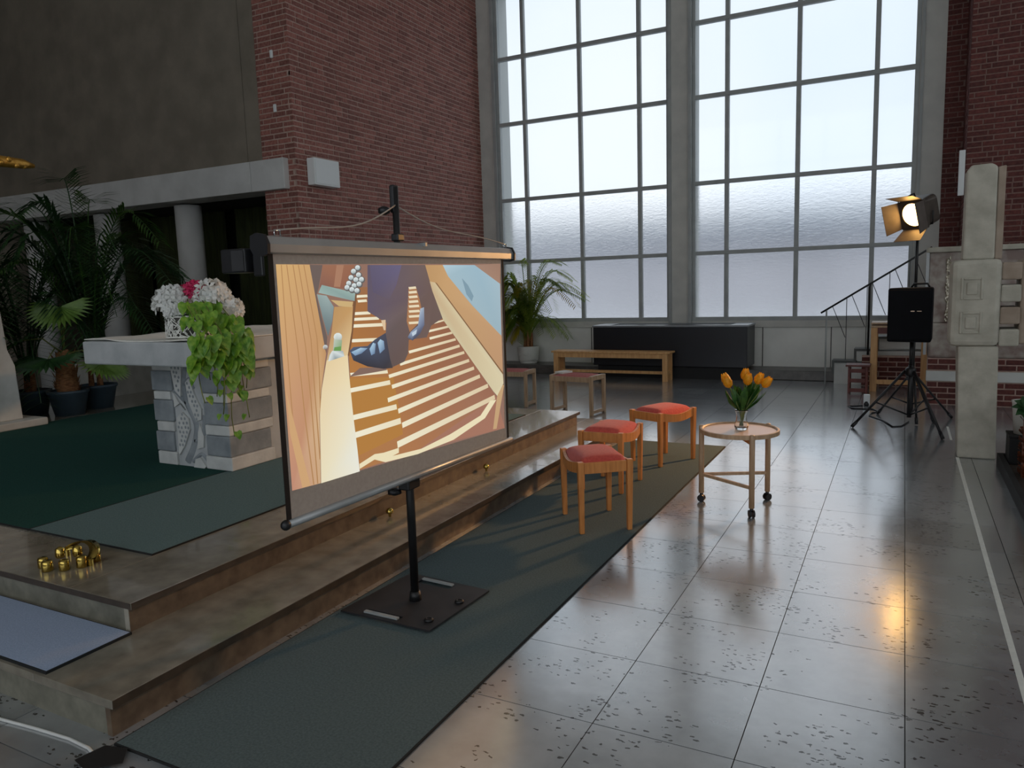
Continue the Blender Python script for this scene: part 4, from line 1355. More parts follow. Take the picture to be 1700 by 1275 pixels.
IMAGE_SHAPES = [
    ([(-0.8135, 1.6834), (0.8364, 1.6994), (0.8294, 0.7547), (-0.8131, 0.8030)], [(138, 100, 84)]),
    ([(-0.8135, 1.6834), (-0.6390, 1.6833), (-0.5974, 1.4271), (-0.5791, 1.3227), (-0.6198, 1.1791), (-0.6391, 1.0780), (-0.6575, 0.7948), (-0.8131, 0.8030)], [(214, 168, 104), (205, 158, 100), (196, 146, 92), (190, 140, 90), (206, 160, 112), (214, 176, 130), (206, 164, 122), (190, 130, 104)]),
    ([(-0.7888, 1.6815), (-0.7844, 1.6816), (-0.7849, 1.2861), (-0.7798, 1.0297), (-0.7421, 0.8025), (-0.7488, 0.8042), (-0.7854, 1.0308), (-0.7895, 1.2866)], [(176, 126, 76)]),
    ([(-0.7617, 1.6817), (-0.7572, 1.6818), (-0.7287, 1.3368), (-0.7166, 1.0909), (-0.6929, 0.7976), (-0.6998, 0.7994), (-0.7224, 1.0918), (-0.7334, 1.3372)], [(176, 126, 76)]),
    ([(-0.7296, 1.6820), (-0.7249, 1.6820), (-0.6879, 1.3616), (-0.6775, 1.1431), (-0.6707, 0.7966), (-0.6776, 0.7983), (-0.6833, 1.1440), (-0.6927, 1.3620)], [(176, 126, 76)]),
    ([(-0.7015, 1.6822), (-0.6968, 1.6822), (-0.6561, 1.3878), (-0.6538, 1.1837), (-0.6487, 0.8926), (-0.6557, 0.8941), (-0.6597, 1.1845), (-0.6610, 1.3881)], [(176, 126, 76)]),
    ([(-0.6730, 1.6824), (-0.6682, 1.6824), (-0.6228, 1.3925), (-0.6209, 1.2679), (-0.6290, 1.0763), (-0.6361, 1.0775), (-0.6270, 1.2686), (-0.6278, 1.3928)], [(176, 126, 76)]),
    ([(-0.8070, 1.1976), (-0.7853, 1.1023), (-0.7148, 0.7994), (-0.7589, 0.8009), (-0.8038, 1.0342)], [(206, 158, 106)]),
    ([(-0.6390, 1.6833), (-0.5673, 1.6824), (-0.5978, 1.5904), (-0.6125, 1.5619), (-0.5928, 1.4779), (-0.5669, 1.3882), (-0.5791, 1.3227), (-0.5974, 1.4271)], [(98, 82, 76)]),
    ([(-0.5673, 1.6824), (-0.3762, 1.6838), (-0.4130, 1.5831), (-0.5925, 1.5939)], [(150, 98, 72), (146, 92, 66), (140, 86, 64), (128, 84, 70)]),
    ([(-0.4860, 1.6830), (-0.4428, 1.6833), (-0.4726, 1.5917), (-0.5098, 1.5939)], [(166, 116, 88)]),
    ([(-0.3956, 1.5904), (0.0937, 1.5816), (0.3134, 1.3678), (0.7476, 0.9515), (0.6580, 0.7757), (0.0245, 0.7914), (-0.4278, 0.7959), (-0.4462, 1.2021), (-0.4447, 1.3100), (-0.4029, 1.5066)], [(150, 96, 58), (140, 92, 62), (140, 86, 60), (150, 96, 72), (160, 108, 82), (168, 108, 66), (172, 112, 60), (176, 112, 50), (170, 108, 48), (160, 100, 50)]),
    ([(-0.4518, 1.2027), (-0.1581, 1.1748), (-0.1156, 0.9654), (-0.1077, 0.8952), (-0.4479, 0.8565), (-0.4522, 1.0431)], [(176, 116, 48)]),
    ([(-0.0040, 0.7955), (0.7476, 0.9515), (0.8294, 0.7547)], [(160, 106, 84)]),
    ([(-0.3873, 1.5551), (-0.3063, 1.5560), (-0.3025, 1.5449), (-0.3837, 1.5442)], [(246, 240, 214), (238, 226, 190), (238, 226, 190), (246, 240, 214)]),
    ([(-0.3709, 1.5346), (-0.3127, 1.5358), (-0.3089, 1.5247), (-0.3673, 1.5237)], [(246, 240, 214), (238, 226, 190), (238, 226, 190), (246, 240, 214)]),
    ([(-0.3981, 1.4834), (-0.2947, 1.4825), (-0.2910, 1.4697), (-0.3946, 1.4709)], [(246, 240, 214), (238, 226, 190), (238, 226, 190), (246, 240, 214)]),
    ([(-0.4047, 1.4592), (-0.2399, 1.4560), (-0.2361, 1.4430), (-0.4013, 1.4467)], [(246, 240, 214), (238, 226, 190), (238, 226, 190), (246, 240, 214)]),
    ([(-0.4094, 1.4318), (-0.2151, 1.4265), (-0.2114, 1.4117), (-0.4061, 1.4177)], [(246, 240, 214), (238, 226, 190), (238, 226, 190), (246, 240, 214)]),
    ([(-0.4238, 1.3697), (-0.2564, 1.3624), (-0.2527, 1.3476), (-0.4205, 1.3556)], [(246, 240, 214), (238, 226, 190), (238, 226, 190), (246, 240, 214)]),
    ([(-0.4441, 1.2266), (-0.1976, 1.2126), (-0.1939, 1.1957), (-0.4410, 1.2107)], [(246, 240, 214), (238, 226, 190), (238, 226, 190), (246, 240, 214)]),
    ([(-0.4577, 1.1609), (-0.1837, 1.1630), (-0.1803, 1.1425), (-0.4549, 1.1419)], [(246, 240, 214), (238, 226, 190), (238, 226, 190), (246, 240, 214)]),
    ([(-0.4522, 1.0431), (-0.1464, 1.0454), (-0.1431, 1.0211), (-0.4496, 1.0206)], [(246, 240, 214), (238, 226, 190), (238, 226, 190), (246, 240, 214)]),
    ([(-0.4418, 0.9664), (-0.1214, 0.9767), (-0.1183, 0.9487), (-0.4395, 0.9406)], [(246, 240, 214), (238, 226, 190), (238, 226, 190), (246, 240, 214)]),
    ([(-0.3801, 1.2412), (-0.2117, 1.2266), (-0.2002, 1.2113), (-0.4511, 1.2104)], [(120, 92, 80)]),
    ([(-0.0141, 1.5835), (0.0726, 1.5854), (0.0774, 1.5741), (-0.0095, 1.5725)], [(232, 214, 178), (232, 214, 178), (232, 214, 178), (232, 214, 178)]),
    ([(-0.0156, 1.5651), (0.0711, 1.5666), (0.0759, 1.5553), (-0.0110, 1.5540)], [(232, 214, 178), (232, 214, 178), (232, 214, 178), (232, 214, 178)]),
    ([(-0.0175, 1.5416), (0.0692, 1.5426), (0.0740, 1.5313), (-0.0129, 1.5305)], [(232, 214, 178), (232, 214, 178), (232, 214, 178), (232, 214, 178)]),
    ([(-0.0192, 1.5198), (0.0674, 1.5203), (0.0723, 1.5089), (-0.0147, 1.5086)], [(232, 214, 178), (232, 214, 178), (232, 214, 178), (232, 214, 178)]),
    ([(-0.0210, 1.4979), (0.0657, 1.4980), (0.0705, 1.4866), (-0.0164, 1.4868)], [(232, 214, 178), (232, 214, 178), (232, 214, 178), (232, 214, 178)]),
    ([(-0.0229, 1.4744), (0.0638, 1.4739), (0.0686, 1.4625), (-0.0183, 1.4632)], [(232, 214, 178), (232, 214, 178), (232, 214, 178), (232, 214, 178)]),
    ([(-0.0248, 1.4508), (0.0619, 1.4499), (0.0667, 1.4384), (-0.0202, 1.4396)], [(232, 214, 178), (232, 214, 178), (232, 214, 178), (232, 214, 178)]),
    ([(-0.0272, 1.4205), (0.0594, 1.4189), (0.0643, 1.4074), (-0.0226, 1.4092)], [(232, 214, 178), (232, 214, 178), (232, 214, 178), (232, 214, 178)]),
    ([(0.1609, 1.4061), (0.2772, 1.4174), (0.2830, 1.4098), (0.1663, 1.3978)], [(244, 236, 204), (222, 200, 160), (222, 200, 160), (244, 236, 204)]),
    ([(0.1284, 1.3710), (0.3017, 1.3832), (0.3074, 1.3727), (0.1335, 1.3601)], [(244, 236, 204), (222, 200, 160), (222, 200, 160), (244, 236, 204)]),
    ([(0.1331, 1.3354), (0.3283, 1.3502), (0.3339, 1.3387), (0.1381, 1.3235)], [(244, 236, 204), (222, 200, 160), (222, 200, 160), (244, 236, 204)]),
    ([(-0.0354, 1.2842), (0.3583, 1.3146), (0.3640, 1.3020), (-0.0309, 1.2710)], [(244, 236, 204), (222, 200, 160), (222, 200, 160), (244, 236, 204)]),
    ([(-0.1071, 1.2344), (0.3922, 1.2782), (0.3979, 1.2645), (-0.1029, 1.2205)], [(244, 236, 204), (222, 200, 160), (222, 200, 160), (244, 236, 204)]),
    ([(-0.1919, 1.1888), (0.4335, 1.2405), (0.4392, 1.2257), (-0.1881, 1.1726)], [(244, 236, 204), (222, 200, 160), (222, 200, 160), (244, 236, 204)]),
    ([(-0.1741, 1.1392), (0.4768, 1.1943), (0.4826, 1.1782), (-0.1704, 1.1212)], [(244, 236, 204), (222, 200, 160), (222, 200, 160), (244, 236, 204)]),
    ([(-0.2083, 1.0832), (0.5211, 1.1489), (0.5271, 1.1316), (-0.2049, 1.0627)], [(244, 236, 204), (222, 200, 160), (222, 200, 160), (244, 236, 204)]),
    ([(-0.1377, 1.0220), (0.5772, 1.0993), (0.5832, 1.0797), (-0.1343, 0.9993)], [(244, 236, 204), (222, 200, 160), (222, 200, 160), (244, 236, 204)]),
    ([(-0.1139, 0.9522), (0.6567, 1.0375), (0.6628, 1.0154), (-0.1107, 0.9259)], [(244, 236, 204), (222, 200, 160), (222, 200, 160), (244, 236, 204)]),
    ([(-0.1568, 0.8703), (0.7249, 0.9650), (0.7311, 0.9394), (-0.1540, 0.8389)], [(244, 236, 204), (222, 200, 160), (222, 200, 160), (244, 236, 204)]),
    ([(-0.4220, 0.8227), (-0.3185, 0.8448), (-0.2567, 0.8383), (-0.1461, 0.8381), (-0.1479, 0.8153), (-0.1947, 0.8099), (0.0251, 0.7984), (0.2730, 0.8230), (0.5707, 0.8722), (0.6787, 0.9390), (0.7425, 0.9336), (0.6156, 0.8495), (0.3032, 0.7887), (-0.0054, 0.7780), (-0.2478, 0.7919), (-0.3205, 0.8205), (-0.4215, 0.8008)], [(240, 226, 184)]),
    ([(0.7713, 1.0102), (0.8355, 1.0070), (0.7355, 0.7687), (0.6964, 0.7717)], [(196, 156, 110)]),
    ([(-0.5172, 1.5112), (-0.4026, 1.5097), (-0.4204, 1.4079), (-0.4542, 1.3032), (-0.5527, 1.2903), (-0.5817, 1.2933), (-0.5421, 1.4087)], [(186, 140, 84), (196, 148, 88), (220, 176, 112), (226, 196, 144), (214, 180, 130), (200, 166, 120), (190, 144, 90)]),
    ([(-0.5816, 1.2947), (-0.4540, 1.3047), (-0.4518, 1.2027), (-0.4429, 1.0454), (-0.4283, 0.8842), (-0.4225, 0.7898), (-0.6575, 0.7948), (-0.6391, 1.0780), (-0.6198, 1.1791)], [(232, 206, 156), (238, 214, 166), (240, 222, 178), (240, 230, 200), (236, 236, 222), (240, 238, 222), (238, 226, 190), (238, 218, 176), (236, 212, 166)]),
    ([(-0.3917, 1.5827), (-0.3676, 1.5860), (-0.4204, 1.3695), (-0.4457, 1.2985), (-0.4542, 1.3032), (-0.4204, 1.4079)], [(112, 72, 44)]),
    ([(-0.6121, 1.5655), (-0.5579, 1.5583), (-0.5203, 1.5114), (-0.5340, 1.4527), (-0.5646, 1.3918), (-0.5884, 1.4704)], [(140, 160, 158), (150, 170, 168), (126, 146, 146), (112, 128, 130), (90, 104, 108), (110, 128, 130)]),
    ([(-0.5357, 1.5400), (-0.4010, 1.5279), (-0.4097, 1.5054), (-0.4903, 1.5131)], [(204, 170, 112)]),
    ([(-0.5816, 1.6024), (-0.3842, 1.5657), (-0.3917, 1.5307), (-0.6036, 1.5711)], [(136, 164, 158), (150, 176, 168), (128, 152, 148), (150, 176, 170)]),
    ([(-0.2953, 1.6844), (0.1310, 1.6874), (0.1766, 1.5713), (0.2574, 1.4258), (0.1523, 1.3915), (0.1110, 1.3370), (-0.0312, 1.3359), (-0.0419, 1.2720), (-0.0733, 1.2368), (-0.1740, 1.2183), (-0.2218, 1.2563), (-0.2005, 1.3606), (-0.1889, 1.4249), (-0.3125, 1.4833)], [(82, 72, 92), (104, 84, 78), (100, 78, 72), (98, 78, 72), (96, 76, 70), (100, 80, 74), (94, 74, 70), (92, 74, 70), (92, 74, 68), (88, 70, 66), (84, 68, 66), (90, 76, 76), (100, 84, 86), (86, 74, 92)]),
    ([(-0.2811, 1.6845), (-0.0571, 1.6860), (-0.1042, 1.5933), (-0.1611, 1.5294), (-0.2697, 1.5645)], [(86, 78, 104), (94, 86, 118), (92, 78, 104), (92, 78, 90), (82, 72, 96)]),
    ([(-0.0141, 1.5835), (0.0440, 1.5825), (0.0676, 1.5220), (0.0843, 1.4609), (0.0443, 1.4069), (-0.0214, 1.3726), (-0.0405, 1.4246), (-0.0243, 1.5081)], [(168, 112, 70)]),
    ([(-0.0141, 1.5835), (0.0415, 1.5859), (0.0462, 1.5748), (-0.0095, 1.5725)], [(236, 220, 184), (236, 220, 184), (236, 220, 184), (236, 220, 184)]),
    ([(-0.0157, 1.5634), (0.0455, 1.5654), (0.0502, 1.5542), (-0.0111, 1.5523)], [(236, 220, 184), (236, 220, 184), (236, 220, 184), (236, 220, 184)]),
    ([(-0.0175, 1.5416), (0.0494, 1.5431), (0.0541, 1.5319), (-0.0129, 1.5305)], [(236, 220, 184), (236, 220, 184), (236, 220, 184), (236, 220, 184)]),
    ([(-0.0192, 1.5198), (0.0532, 1.5208), (0.0580, 1.5094), (-0.0147, 1.5086)], [(236, 220, 184), (236, 220, 184), (236, 220, 184), (236, 220, 184)]),
    ([(-0.0210, 1.4979), (0.0586, 1.4983), (0.0634, 1.4869), (-0.0164, 1.4868)], [(236, 220, 184), (236, 220, 184), (236, 220, 184), (236, 220, 184)]),
    ([(-0.0229, 1.4744), (0.0609, 1.4741), (0.0657, 1.4626), (-0.0183, 1.4632)], [(236, 220, 184), (236, 220, 184), (236, 220, 184), (236, 220, 184)]),
    ([(-0.0248, 1.4508), (0.0590, 1.4500), (0.0639, 1.4386), (-0.0202, 1.4396)], [(236, 220, 184), (236, 220, 184), (236, 220, 184), (236, 220, 184)]),
    ([(-0.0272, 1.4205), (0.0566, 1.4191), (0.0614, 1.4076), (-0.0226, 1.4092)], [(236, 220, 184), (236, 220, 184), (236, 220, 184), (236, 220, 184)]),
    ([(-0.1939, 1.4398), (-0.2253, 1.4392), (-0.2103, 1.3938), (-0.1978, 1.3929)], [(222, 190, 150)]),
    ([(-0.4414, 1.3212), (-0.4177, 1.3353), (-0.3254, 1.3320), (-0.2752, 1.3566), (-0.1988, 1.3808), (-0.1770, 1.2600), (-0.1612, 1.2168), (-0.2249, 1.2198), (-0.3330, 1.2423), (-0.4227, 1.2785)], [(60, 72, 96), (70, 84, 110), (60, 70, 92), (50, 56, 78), (60, 60, 74), (50, 48, 58), (60, 52, 52), (44, 40, 46), (34, 34, 44), (40, 44, 58)]),
    ([(-0.4330, 1.3151), (-0.3726, 1.3283), (-0.3262, 1.3226), (-0.3690, 1.3029), (-0.4097, 1.2974)], [(140, 178, 210), (170, 204, 226), (120, 150, 186), (90, 116, 150), (110, 140, 176)]),
    ([(-0.3147, 1.3176), (-0.2885, 1.3433), (-0.2707, 1.3378), (-0.2805, 1.2945), (-0.3051, 1.2889)], [(140, 178, 210), (170, 204, 226), (120, 150, 186), (90, 116, 150), (110, 140, 176)]),
    ([(-0.2582, 1.3408), (-0.2385, 1.3553), (-0.2144, 1.3453), (-0.2112, 1.3084), (-0.2463, 1.2913)], [(140, 178, 210), (170, 204, 226), (120, 150, 186), (90, 116, 150), (110, 140, 176)]),
    ([(-0.0412, 1.3485), (-0.0146, 1.3721), (0.0436, 1.3983), (0.0685, 1.4789), (0.0992, 1.4846), (0.0954, 1.3994), (0.0546, 1.3569), (-0.0040, 1.3303)], [(80, 90, 116), (150, 168, 196), (120, 136, 166), (176, 190, 206), (150, 164, 184), (90, 96, 122), (70, 76, 98), (60, 64, 84)]),
    ([(-0.0080, 1.3674), (0.0352, 1.3816), (0.0264, 1.3606), (-0.0025, 1.3499)], [(190, 206, 222)]),
    ([(0.2710, 1.6884), (0.5734, 1.6905), (0.8253, 1.5907), (0.8211, 1.2834), (0.5232, 1.4787), (0.3139, 1.6319)], [(176, 204, 216), (150, 182, 198), (160, 186, 198), (150, 176, 188), (140, 168, 182), (158, 186, 198)]),
    ([(0.4390, 1.6219), (0.4958, 1.5838), (0.5441, 1.5258), (0.5245, 1.4977), (0.4753, 1.5371)], [(120, 150, 166)]),
    ([(0.5645, 1.6904), (0.8364, 1.6994), (0.8250, 1.5866)], [(158, 124, 104), (150, 112, 92), (160, 122, 100)]),
    ([(0.1237, 1.6873), (0.2710, 1.6884), (0.3139, 1.6319), (0.5232, 1.4787), (0.8216, 1.2916), (0.8217, 1.0765), (0.2477, 1.5449), (0.1544, 1.6110)], [(188, 142, 92), (196, 150, 98), (200, 154, 102), (200, 156, 108), (192, 146, 104), (186, 140, 100), (196, 152, 100), (188, 144, 92)]),
    ([(0.1542, 1.6084), (0.1985, 1.6017), (0.8214, 1.0724), (0.8261, 1.0187), (0.7519, 0.9560), (0.7109, 0.9875), (0.2535, 1.4151), (0.1728, 1.5608)], [(206, 176, 130), (210, 190, 148), (214, 200, 164), (220, 206, 166), (226, 214, 172), (214, 200, 160), (206, 192, 152), (200, 172, 130)]),
    ([(0.1986, 1.6035), (0.2134, 1.5989), (0.8279, 1.0779), (0.8213, 1.0703)], [(120, 84, 52)]),
    ([(-0.3385, 1.6702), (-0.3434, 1.6616), (-0.3548, 1.6564), (-0.3682, 1.6564), (-0.3785, 1.6616), (-0.3819, 1.6701), (-0.3771, 1.6786), (-0.3658, 1.6839), (-0.3524, 1.6840), (-0.3420, 1.6788)], [(90, 86, 84), (90, 86, 84), (90, 86, 84), (90, 86, 84), (90, 86, 84), (90, 86, 84), (90, 86, 84), (90, 86, 84), (90, 86, 84), (90, 86, 84)]),
    ([(-0.3464, 1.6725), (-0.3500, 1.6662), (-0.3584, 1.6623), (-0.3682, 1.6623), (-0.3758, 1.6661), (-0.3783, 1.6724), (-0.3747, 1.6787), (-0.3665, 1.6826), (-0.3566, 1.6826), (-0.3489, 1.6788)], [(150, 164, 166), (150, 164, 166), (150, 164, 166), (150, 164, 166), (226, 236, 236), (226, 236, 236), (226, 236, 236), (226, 236, 236), (226, 236, 236), (226, 236, 236)]),
    ([(-0.3662, 1.6549), (-0.3711, 1.6464), (-0.3823, 1.6412), (-0.3955, 1.6412), (-0.4057, 1.6465), (-0.4090, 1.6549), (-0.4042, 1.6633), (-0.3931, 1.6686), (-0.3799, 1.6686), (-0.3696, 1.6634)], [(90, 86, 84), (90, 86, 84), (90, 86, 84), (90, 86, 84), (90, 86, 84), (90, 86, 84), (90, 86, 84), (90, 86, 84), (90, 86, 84), (90, 86, 84)]),
    ([(-0.3740, 1.6572), (-0.3775, 1.6509), (-0.3858, 1.6471), (-0.3955, 1.6471), (-0.4030, 1.6510), (-0.4054, 1.6572), (-0.4019, 1.6634), (-0.3937, 1.6673), (-0.3840, 1.6673), (-0.3764, 1.6634)], [(150, 164, 166), (150, 164, 166), (150, 164, 166), (150, 164, 166), (226, 236, 236), (226, 236, 236), (226, 236, 236), (226, 236, 236), (226, 236, 236), (226, 236, 236)]),
    ([(-0.3354, 1.6395), (-0.3403, 1.6309), (-0.3517, 1.6257), (-0.3652, 1.6258), (-0.3755, 1.6311), (-0.3789, 1.6397), (-0.3740, 1.6482), (-0.3628, 1.6534), (-0.3493, 1.6534), (-0.3388, 1.6481)], [(90, 86, 84), (90, 86, 84), (90, 86, 84), (90, 86, 84), (90, 86, 84), (90, 86, 84), (90, 86, 84), (90, 86, 84), (90, 86, 84), (90, 86, 84)]),
    ([(-0.3433, 1.6418), (-0.3469, 1.6355), (-0.3553, 1.6316), (-0.3652, 1.6317), (-0.3728, 1.6356), (-0.3753, 1.6419), (-0.3717, 1.6482), (-0.3634, 1.6521), (-0.3535, 1.6521), (-0.3458, 1.6481)], [(150, 164, 166), (150, 164, 166), (150, 164, 166), (150, 164, 166), (226, 236, 236), (226, 236, 236), (226, 236, 236), (226, 236, 236), (226, 236, 236), (226, 236, 236)]),
    ([(-0.3844, 1.6283), (-0.3892, 1.6198), (-0.4003, 1.6147), (-0.4134, 1.6148), (-0.4235, 1.6202), (-0.4268, 1.6286), (-0.4220, 1.6370), (-0.4111, 1.6421), (-0.3980, 1.6421), (-0.3877, 1.6368)], [(90, 86, 84), (90, 86, 84), (90, 86, 84), (90, 86, 84), (90, 86, 84), (90, 86, 84), (90, 86, 84), (90, 86, 84), (90, 86, 84), (90, 86, 84)]),
    ([(-0.3921, 1.6306), (-0.3956, 1.6244), (-0.4038, 1.6206), (-0.4134, 1.6207), (-0.4209, 1.6246), (-0.4233, 1.6308), (-0.4198, 1.6370), (-0.4117, 1.6408), (-0.4020, 1.6408), (-0.3945, 1.6369)], [(150, 164, 166), (150, 164, 166), (150, 164, 166), (150, 164, 166), (226, 236, 236), (226, 236, 236), (226, 236, 236), (226, 236, 236), (226, 236, 236), (226, 236, 236)]),
    ([(-0.3545, 1.6188), (-0.3594, 1.6103), (-0.3707, 1.6052), (-0.3840, 1.6054), (-0.3942, 1.6107), (-0.3976, 1.6193), (-0.3927, 1.6277), (-0.3816, 1.6329), (-0.3683, 1.6328), (-0.3579, 1.6274)], [(90, 86, 84), (90, 86, 84), (90, 86, 84), (90, 86, 84), (90, 86, 84), (90, 86, 84), (90, 86, 84), (90, 86, 84), (90, 86, 84), (90, 86, 84)]),
    ([(-0.3623, 1.6212), (-0.3659, 1.6149), (-0.3742, 1.6112), (-0.3840, 1.6113), (-0.3915, 1.6152), (-0.3940, 1.6215), (-0.3904, 1.6277), (-0.3822, 1.6315), (-0.3724, 1.6315), (-0.3648, 1.6275)], [(150, 164, 166), (150, 164, 166), (150, 164, 166), (150, 164, 166), (226, 236, 236), (226, 236, 236), (226, 236, 236), (226, 236, 236), (226, 236, 236), (226, 236, 236)]),
    ([(-0.3184, 1.6200), (-0.3234, 1.6114), (-0.3349, 1.6062), (-0.3485, 1.6064), (-0.3589, 1.6118), (-0.3623, 1.6204), (-0.3575, 1.6290), (-0.3461, 1.6342), (-0.3325, 1.6341), (-0.3219, 1.6287)], [(90, 86, 84), (90, 86, 84), (90, 86, 84), (90, 86, 84), (90, 86, 84), (90, 86, 84), (90, 86, 84), (90, 86, 84), (90, 86, 84), (90, 86, 84)]),
    ([(-0.3264, 1.6224), (-0.3300, 1.6161), (-0.3385, 1.6123), (-0.3485, 1.6124), (-0.3562, 1.6164), (-0.3587, 1.6227), (-0.3551, 1.6290), (-0.3467, 1.6328), (-0.3367, 1.6328), (-0.3290, 1.6288)], [(150, 164, 166), (150, 164, 166), (150, 164, 166), (150, 164, 166), (226, 236, 236), (226, 236, 236), (226, 236, 236), (226, 236, 236), (226, 236, 236), (226, 236, 236)]),
    ([(-0.4011, 1.6041), (-0.4059, 1.5957), (-0.4170, 1.5907), (-0.4299, 1.5909), (-0.4399, 1.5963), (-0.4432, 1.6047), (-0.4385, 1.6131), (-0.4276, 1.6181), (-0.4146, 1.6180), (-0.4044, 1.6126)], [(90, 86, 84), (90, 86, 84), (90, 86, 84), (90, 86, 84), (90, 86, 84), (90, 86, 84), (90, 86, 84), (90, 86, 84), (90, 86, 84), (90, 86, 84)]),
    ([(-0.4087, 1.6065), (-0.4123, 1.6003), (-0.4204, 1.5966), (-0.4299, 1.5968), (-0.4373, 1.6007), (-0.4397, 1.6069), (-0.4362, 1.6131), (-0.4282, 1.6168), (-0.4186, 1.6167), (-0.4112, 1.6128)], [(150, 164, 166), (150, 164, 166), (150, 164, 166), (150, 164, 166), (226, 236, 236), (226, 236, 236), (226, 236, 236), (226, 236, 236), (226, 236, 236), (226, 236, 236)]),
    ([(-0.3681, 1.5937), (-0.3730, 1.5852), (-0.3842, 1.5802), (-0.3974, 1.5804), (-0.4076, 1.5859), (-0.4109, 1.5944), (-0.4061, 1.6028), (-0.3950, 1.6079), (-0.3818, 1.6077), (-0.3715, 1.6023)], [(90, 86, 84), (90, 86, 84), (90, 86, 84), (90, 86, 84), (90, 86, 84), (90, 86, 84), (90, 86, 84), (90, 86, 84), (90, 86, 84), (90, 86, 84)]),
    ([(-0.3758, 1.5961), (-0.3794, 1.5899), (-0.3877, 1.5862), (-0.3974, 1.5863), (-0.4049, 1.5903), (-0.4074, 1.5966), (-0.4038, 1.6028), (-0.3957, 1.6066), (-0.3859, 1.6064), (-0.3783, 1.6025)], [(150, 164, 166), (150, 164, 166), (150, 164, 166), (150, 164, 166), (226, 236, 236), (226, 236, 236), (226, 236, 236), (226, 236, 236), (226, 236, 236), (226, 236, 236)]),
    ([(-0.3364, 1.6001), (-0.3414, 1.5916), (-0.3528, 1.5864), (-0.3663, 1.5867), (-0.3766, 1.5922), (-0.3800, 1.6008), (-0.3751, 1.6092), (-0.3639, 1.6144), (-0.3504, 1.6142), (-0.3399, 1.6088)], [(90, 86, 84), (90, 86, 84), (90, 86, 84), (90, 86, 84), (90, 86, 84), (90, 86, 84), (90, 86, 84), (90, 86, 84), (90, 86, 84), (90, 86, 84)]),
    ([(-0.3443, 1.6025), (-0.3480, 1.5963), (-0.3564, 1.5925), (-0.3663, 1.5927), (-0.3739, 1.5967), (-0.3764, 1.6030), (-0.3728, 1.6093), (-0.3645, 1.6130), (-0.3546, 1.6129), (-0.3469, 1.6089)], [(150, 164, 166), (150, 164, 166), (150, 164, 166), (150, 164, 166), (226, 236, 236), (226, 236, 236), (226, 236, 236), (226, 236, 236), (226, 236, 236), (226, 236, 236)]),
    ([(-0.4138, 1.5869), (-0.4186, 1.5785), (-0.4295, 1.5735), (-0.4425, 1.5738), (-0.4524, 1.5792), (-0.4556, 1.5877), (-0.4509, 1.5960), (-0.4401, 1.6010), (-0.4272, 1.6008), (-0.4171, 1.5954)], [(90, 86, 84), (90, 86, 84), (90, 86, 84), (90, 86, 84), (90, 86, 84), (90, 86, 84), (90, 86, 84), (90, 86, 84), (90, 86, 84), (90, 86, 84)]),
    ([(-0.4214, 1.5893), (-0.4249, 1.5831), (-0.4329, 1.5795), (-0.4424, 1.5797), (-0.4498, 1.5836), (-0.4521, 1.5899), (-0.4487, 1.5960), (-0.4407, 1.5997), (-0.4312, 1.5995), (-0.4238, 1.5956)], [(150, 164, 166), (150, 164, 166), (150, 164, 166), (150, 164, 166), (226, 236, 236), (226, 236, 236), (226, 236, 236), (226, 236, 236), (226, 236, 236), (226, 236, 236)]),
    ([(-0.3842, 1.5779), (-0.3891, 1.5695), (-0.4002, 1.5645), (-0.4133, 1.5648), (-0.4234, 1.5703), (-0.4267, 1.5788), (-0.4220, 1.5872), (-0.4110, 1.5922), (-0.3978, 1.5920), (-0.3876, 1.5865)], [(90, 86, 84), (90, 86, 84), (90, 86, 84), (90, 86, 84), (90, 86, 84), (90, 86, 84), (90, 86, 84), (90, 86, 84), (90, 86, 84), (90, 86, 84)]),
    ([(-0.3919, 1.5804), (-0.3955, 1.5742), (-0.4037, 1.5705), (-0.4133, 1.5707), (-0.4208, 1.5747), (-0.4232, 1.5810), (-0.4197, 1.5872), (-0.4116, 1.5909), (-0.4019, 1.5907), (-0.3944, 1.5867)], [(150, 164, 166), (150, 164, 166), (150, 164, 166), (150, 164, 166), (226, 236, 236), (226, 236, 236), (226, 236, 236), (226, 236, 236), (226, 236, 236), (226, 236, 236)]),
    ([(-0.3527, 1.5726), (-0.3576, 1.5641), (-0.3689, 1.5591), (-0.3823, 1.5595), (-0.3926, 1.5650), (-0.3959, 1.5736), (-0.3911, 1.5820), (-0.3799, 1.5871), (-0.3665, 1.5868), (-0.3561, 1.5813)], [(90, 86, 84), (90, 86, 84), (90, 86, 84), (90, 86, 84), (90, 86, 84), (90, 86, 84), (90, 86, 84), (90, 86, 84), (90, 86, 84), (90, 86, 84)]),
    ([(-0.3605, 1.5751), (-0.3641, 1.5689), (-0.3725, 1.5652), (-0.3823, 1.5654), (-0.3899, 1.5695), (-0.3923, 1.5758), (-0.3888, 1.5820), (-0.3805, 1.5857), (-0.3707, 1.5855), (-0.3630, 1.5815)], [(150, 164, 166), (150, 164, 166), (150, 164, 166), (150, 164, 166), (226, 236, 236), (226, 236, 236), (226, 236, 236), (226, 236, 236), (226, 236, 236), (226, 236, 236)]),
    ([(-0.4845, 1.3835), (-0.4904, 1.3733), (-0.5038, 1.3678), (-0.5196, 1.3691), (-0.5317, 1.3765), (-0.5356, 1.3874), (-0.5298, 1.3975), (-0.5166, 1.4030), (-0.5008, 1.4019), (-0.4885, 1.3945)], [(176, 186, 180), (176, 186, 180), (176, 186, 180), (176, 186, 180), (226, 234, 230), (226, 234, 230), (226, 234, 230), (226, 234, 230), (226, 234, 230), (226, 234, 230)]),
    ([(-0.5343, 1.3783), (-0.4867, 1.3708), (-0.4960, 1.3262), (-0.5438, 1.3306)], [(190, 200, 184), (150, 170, 140), (110, 160, 90), (170, 180, 170)]),
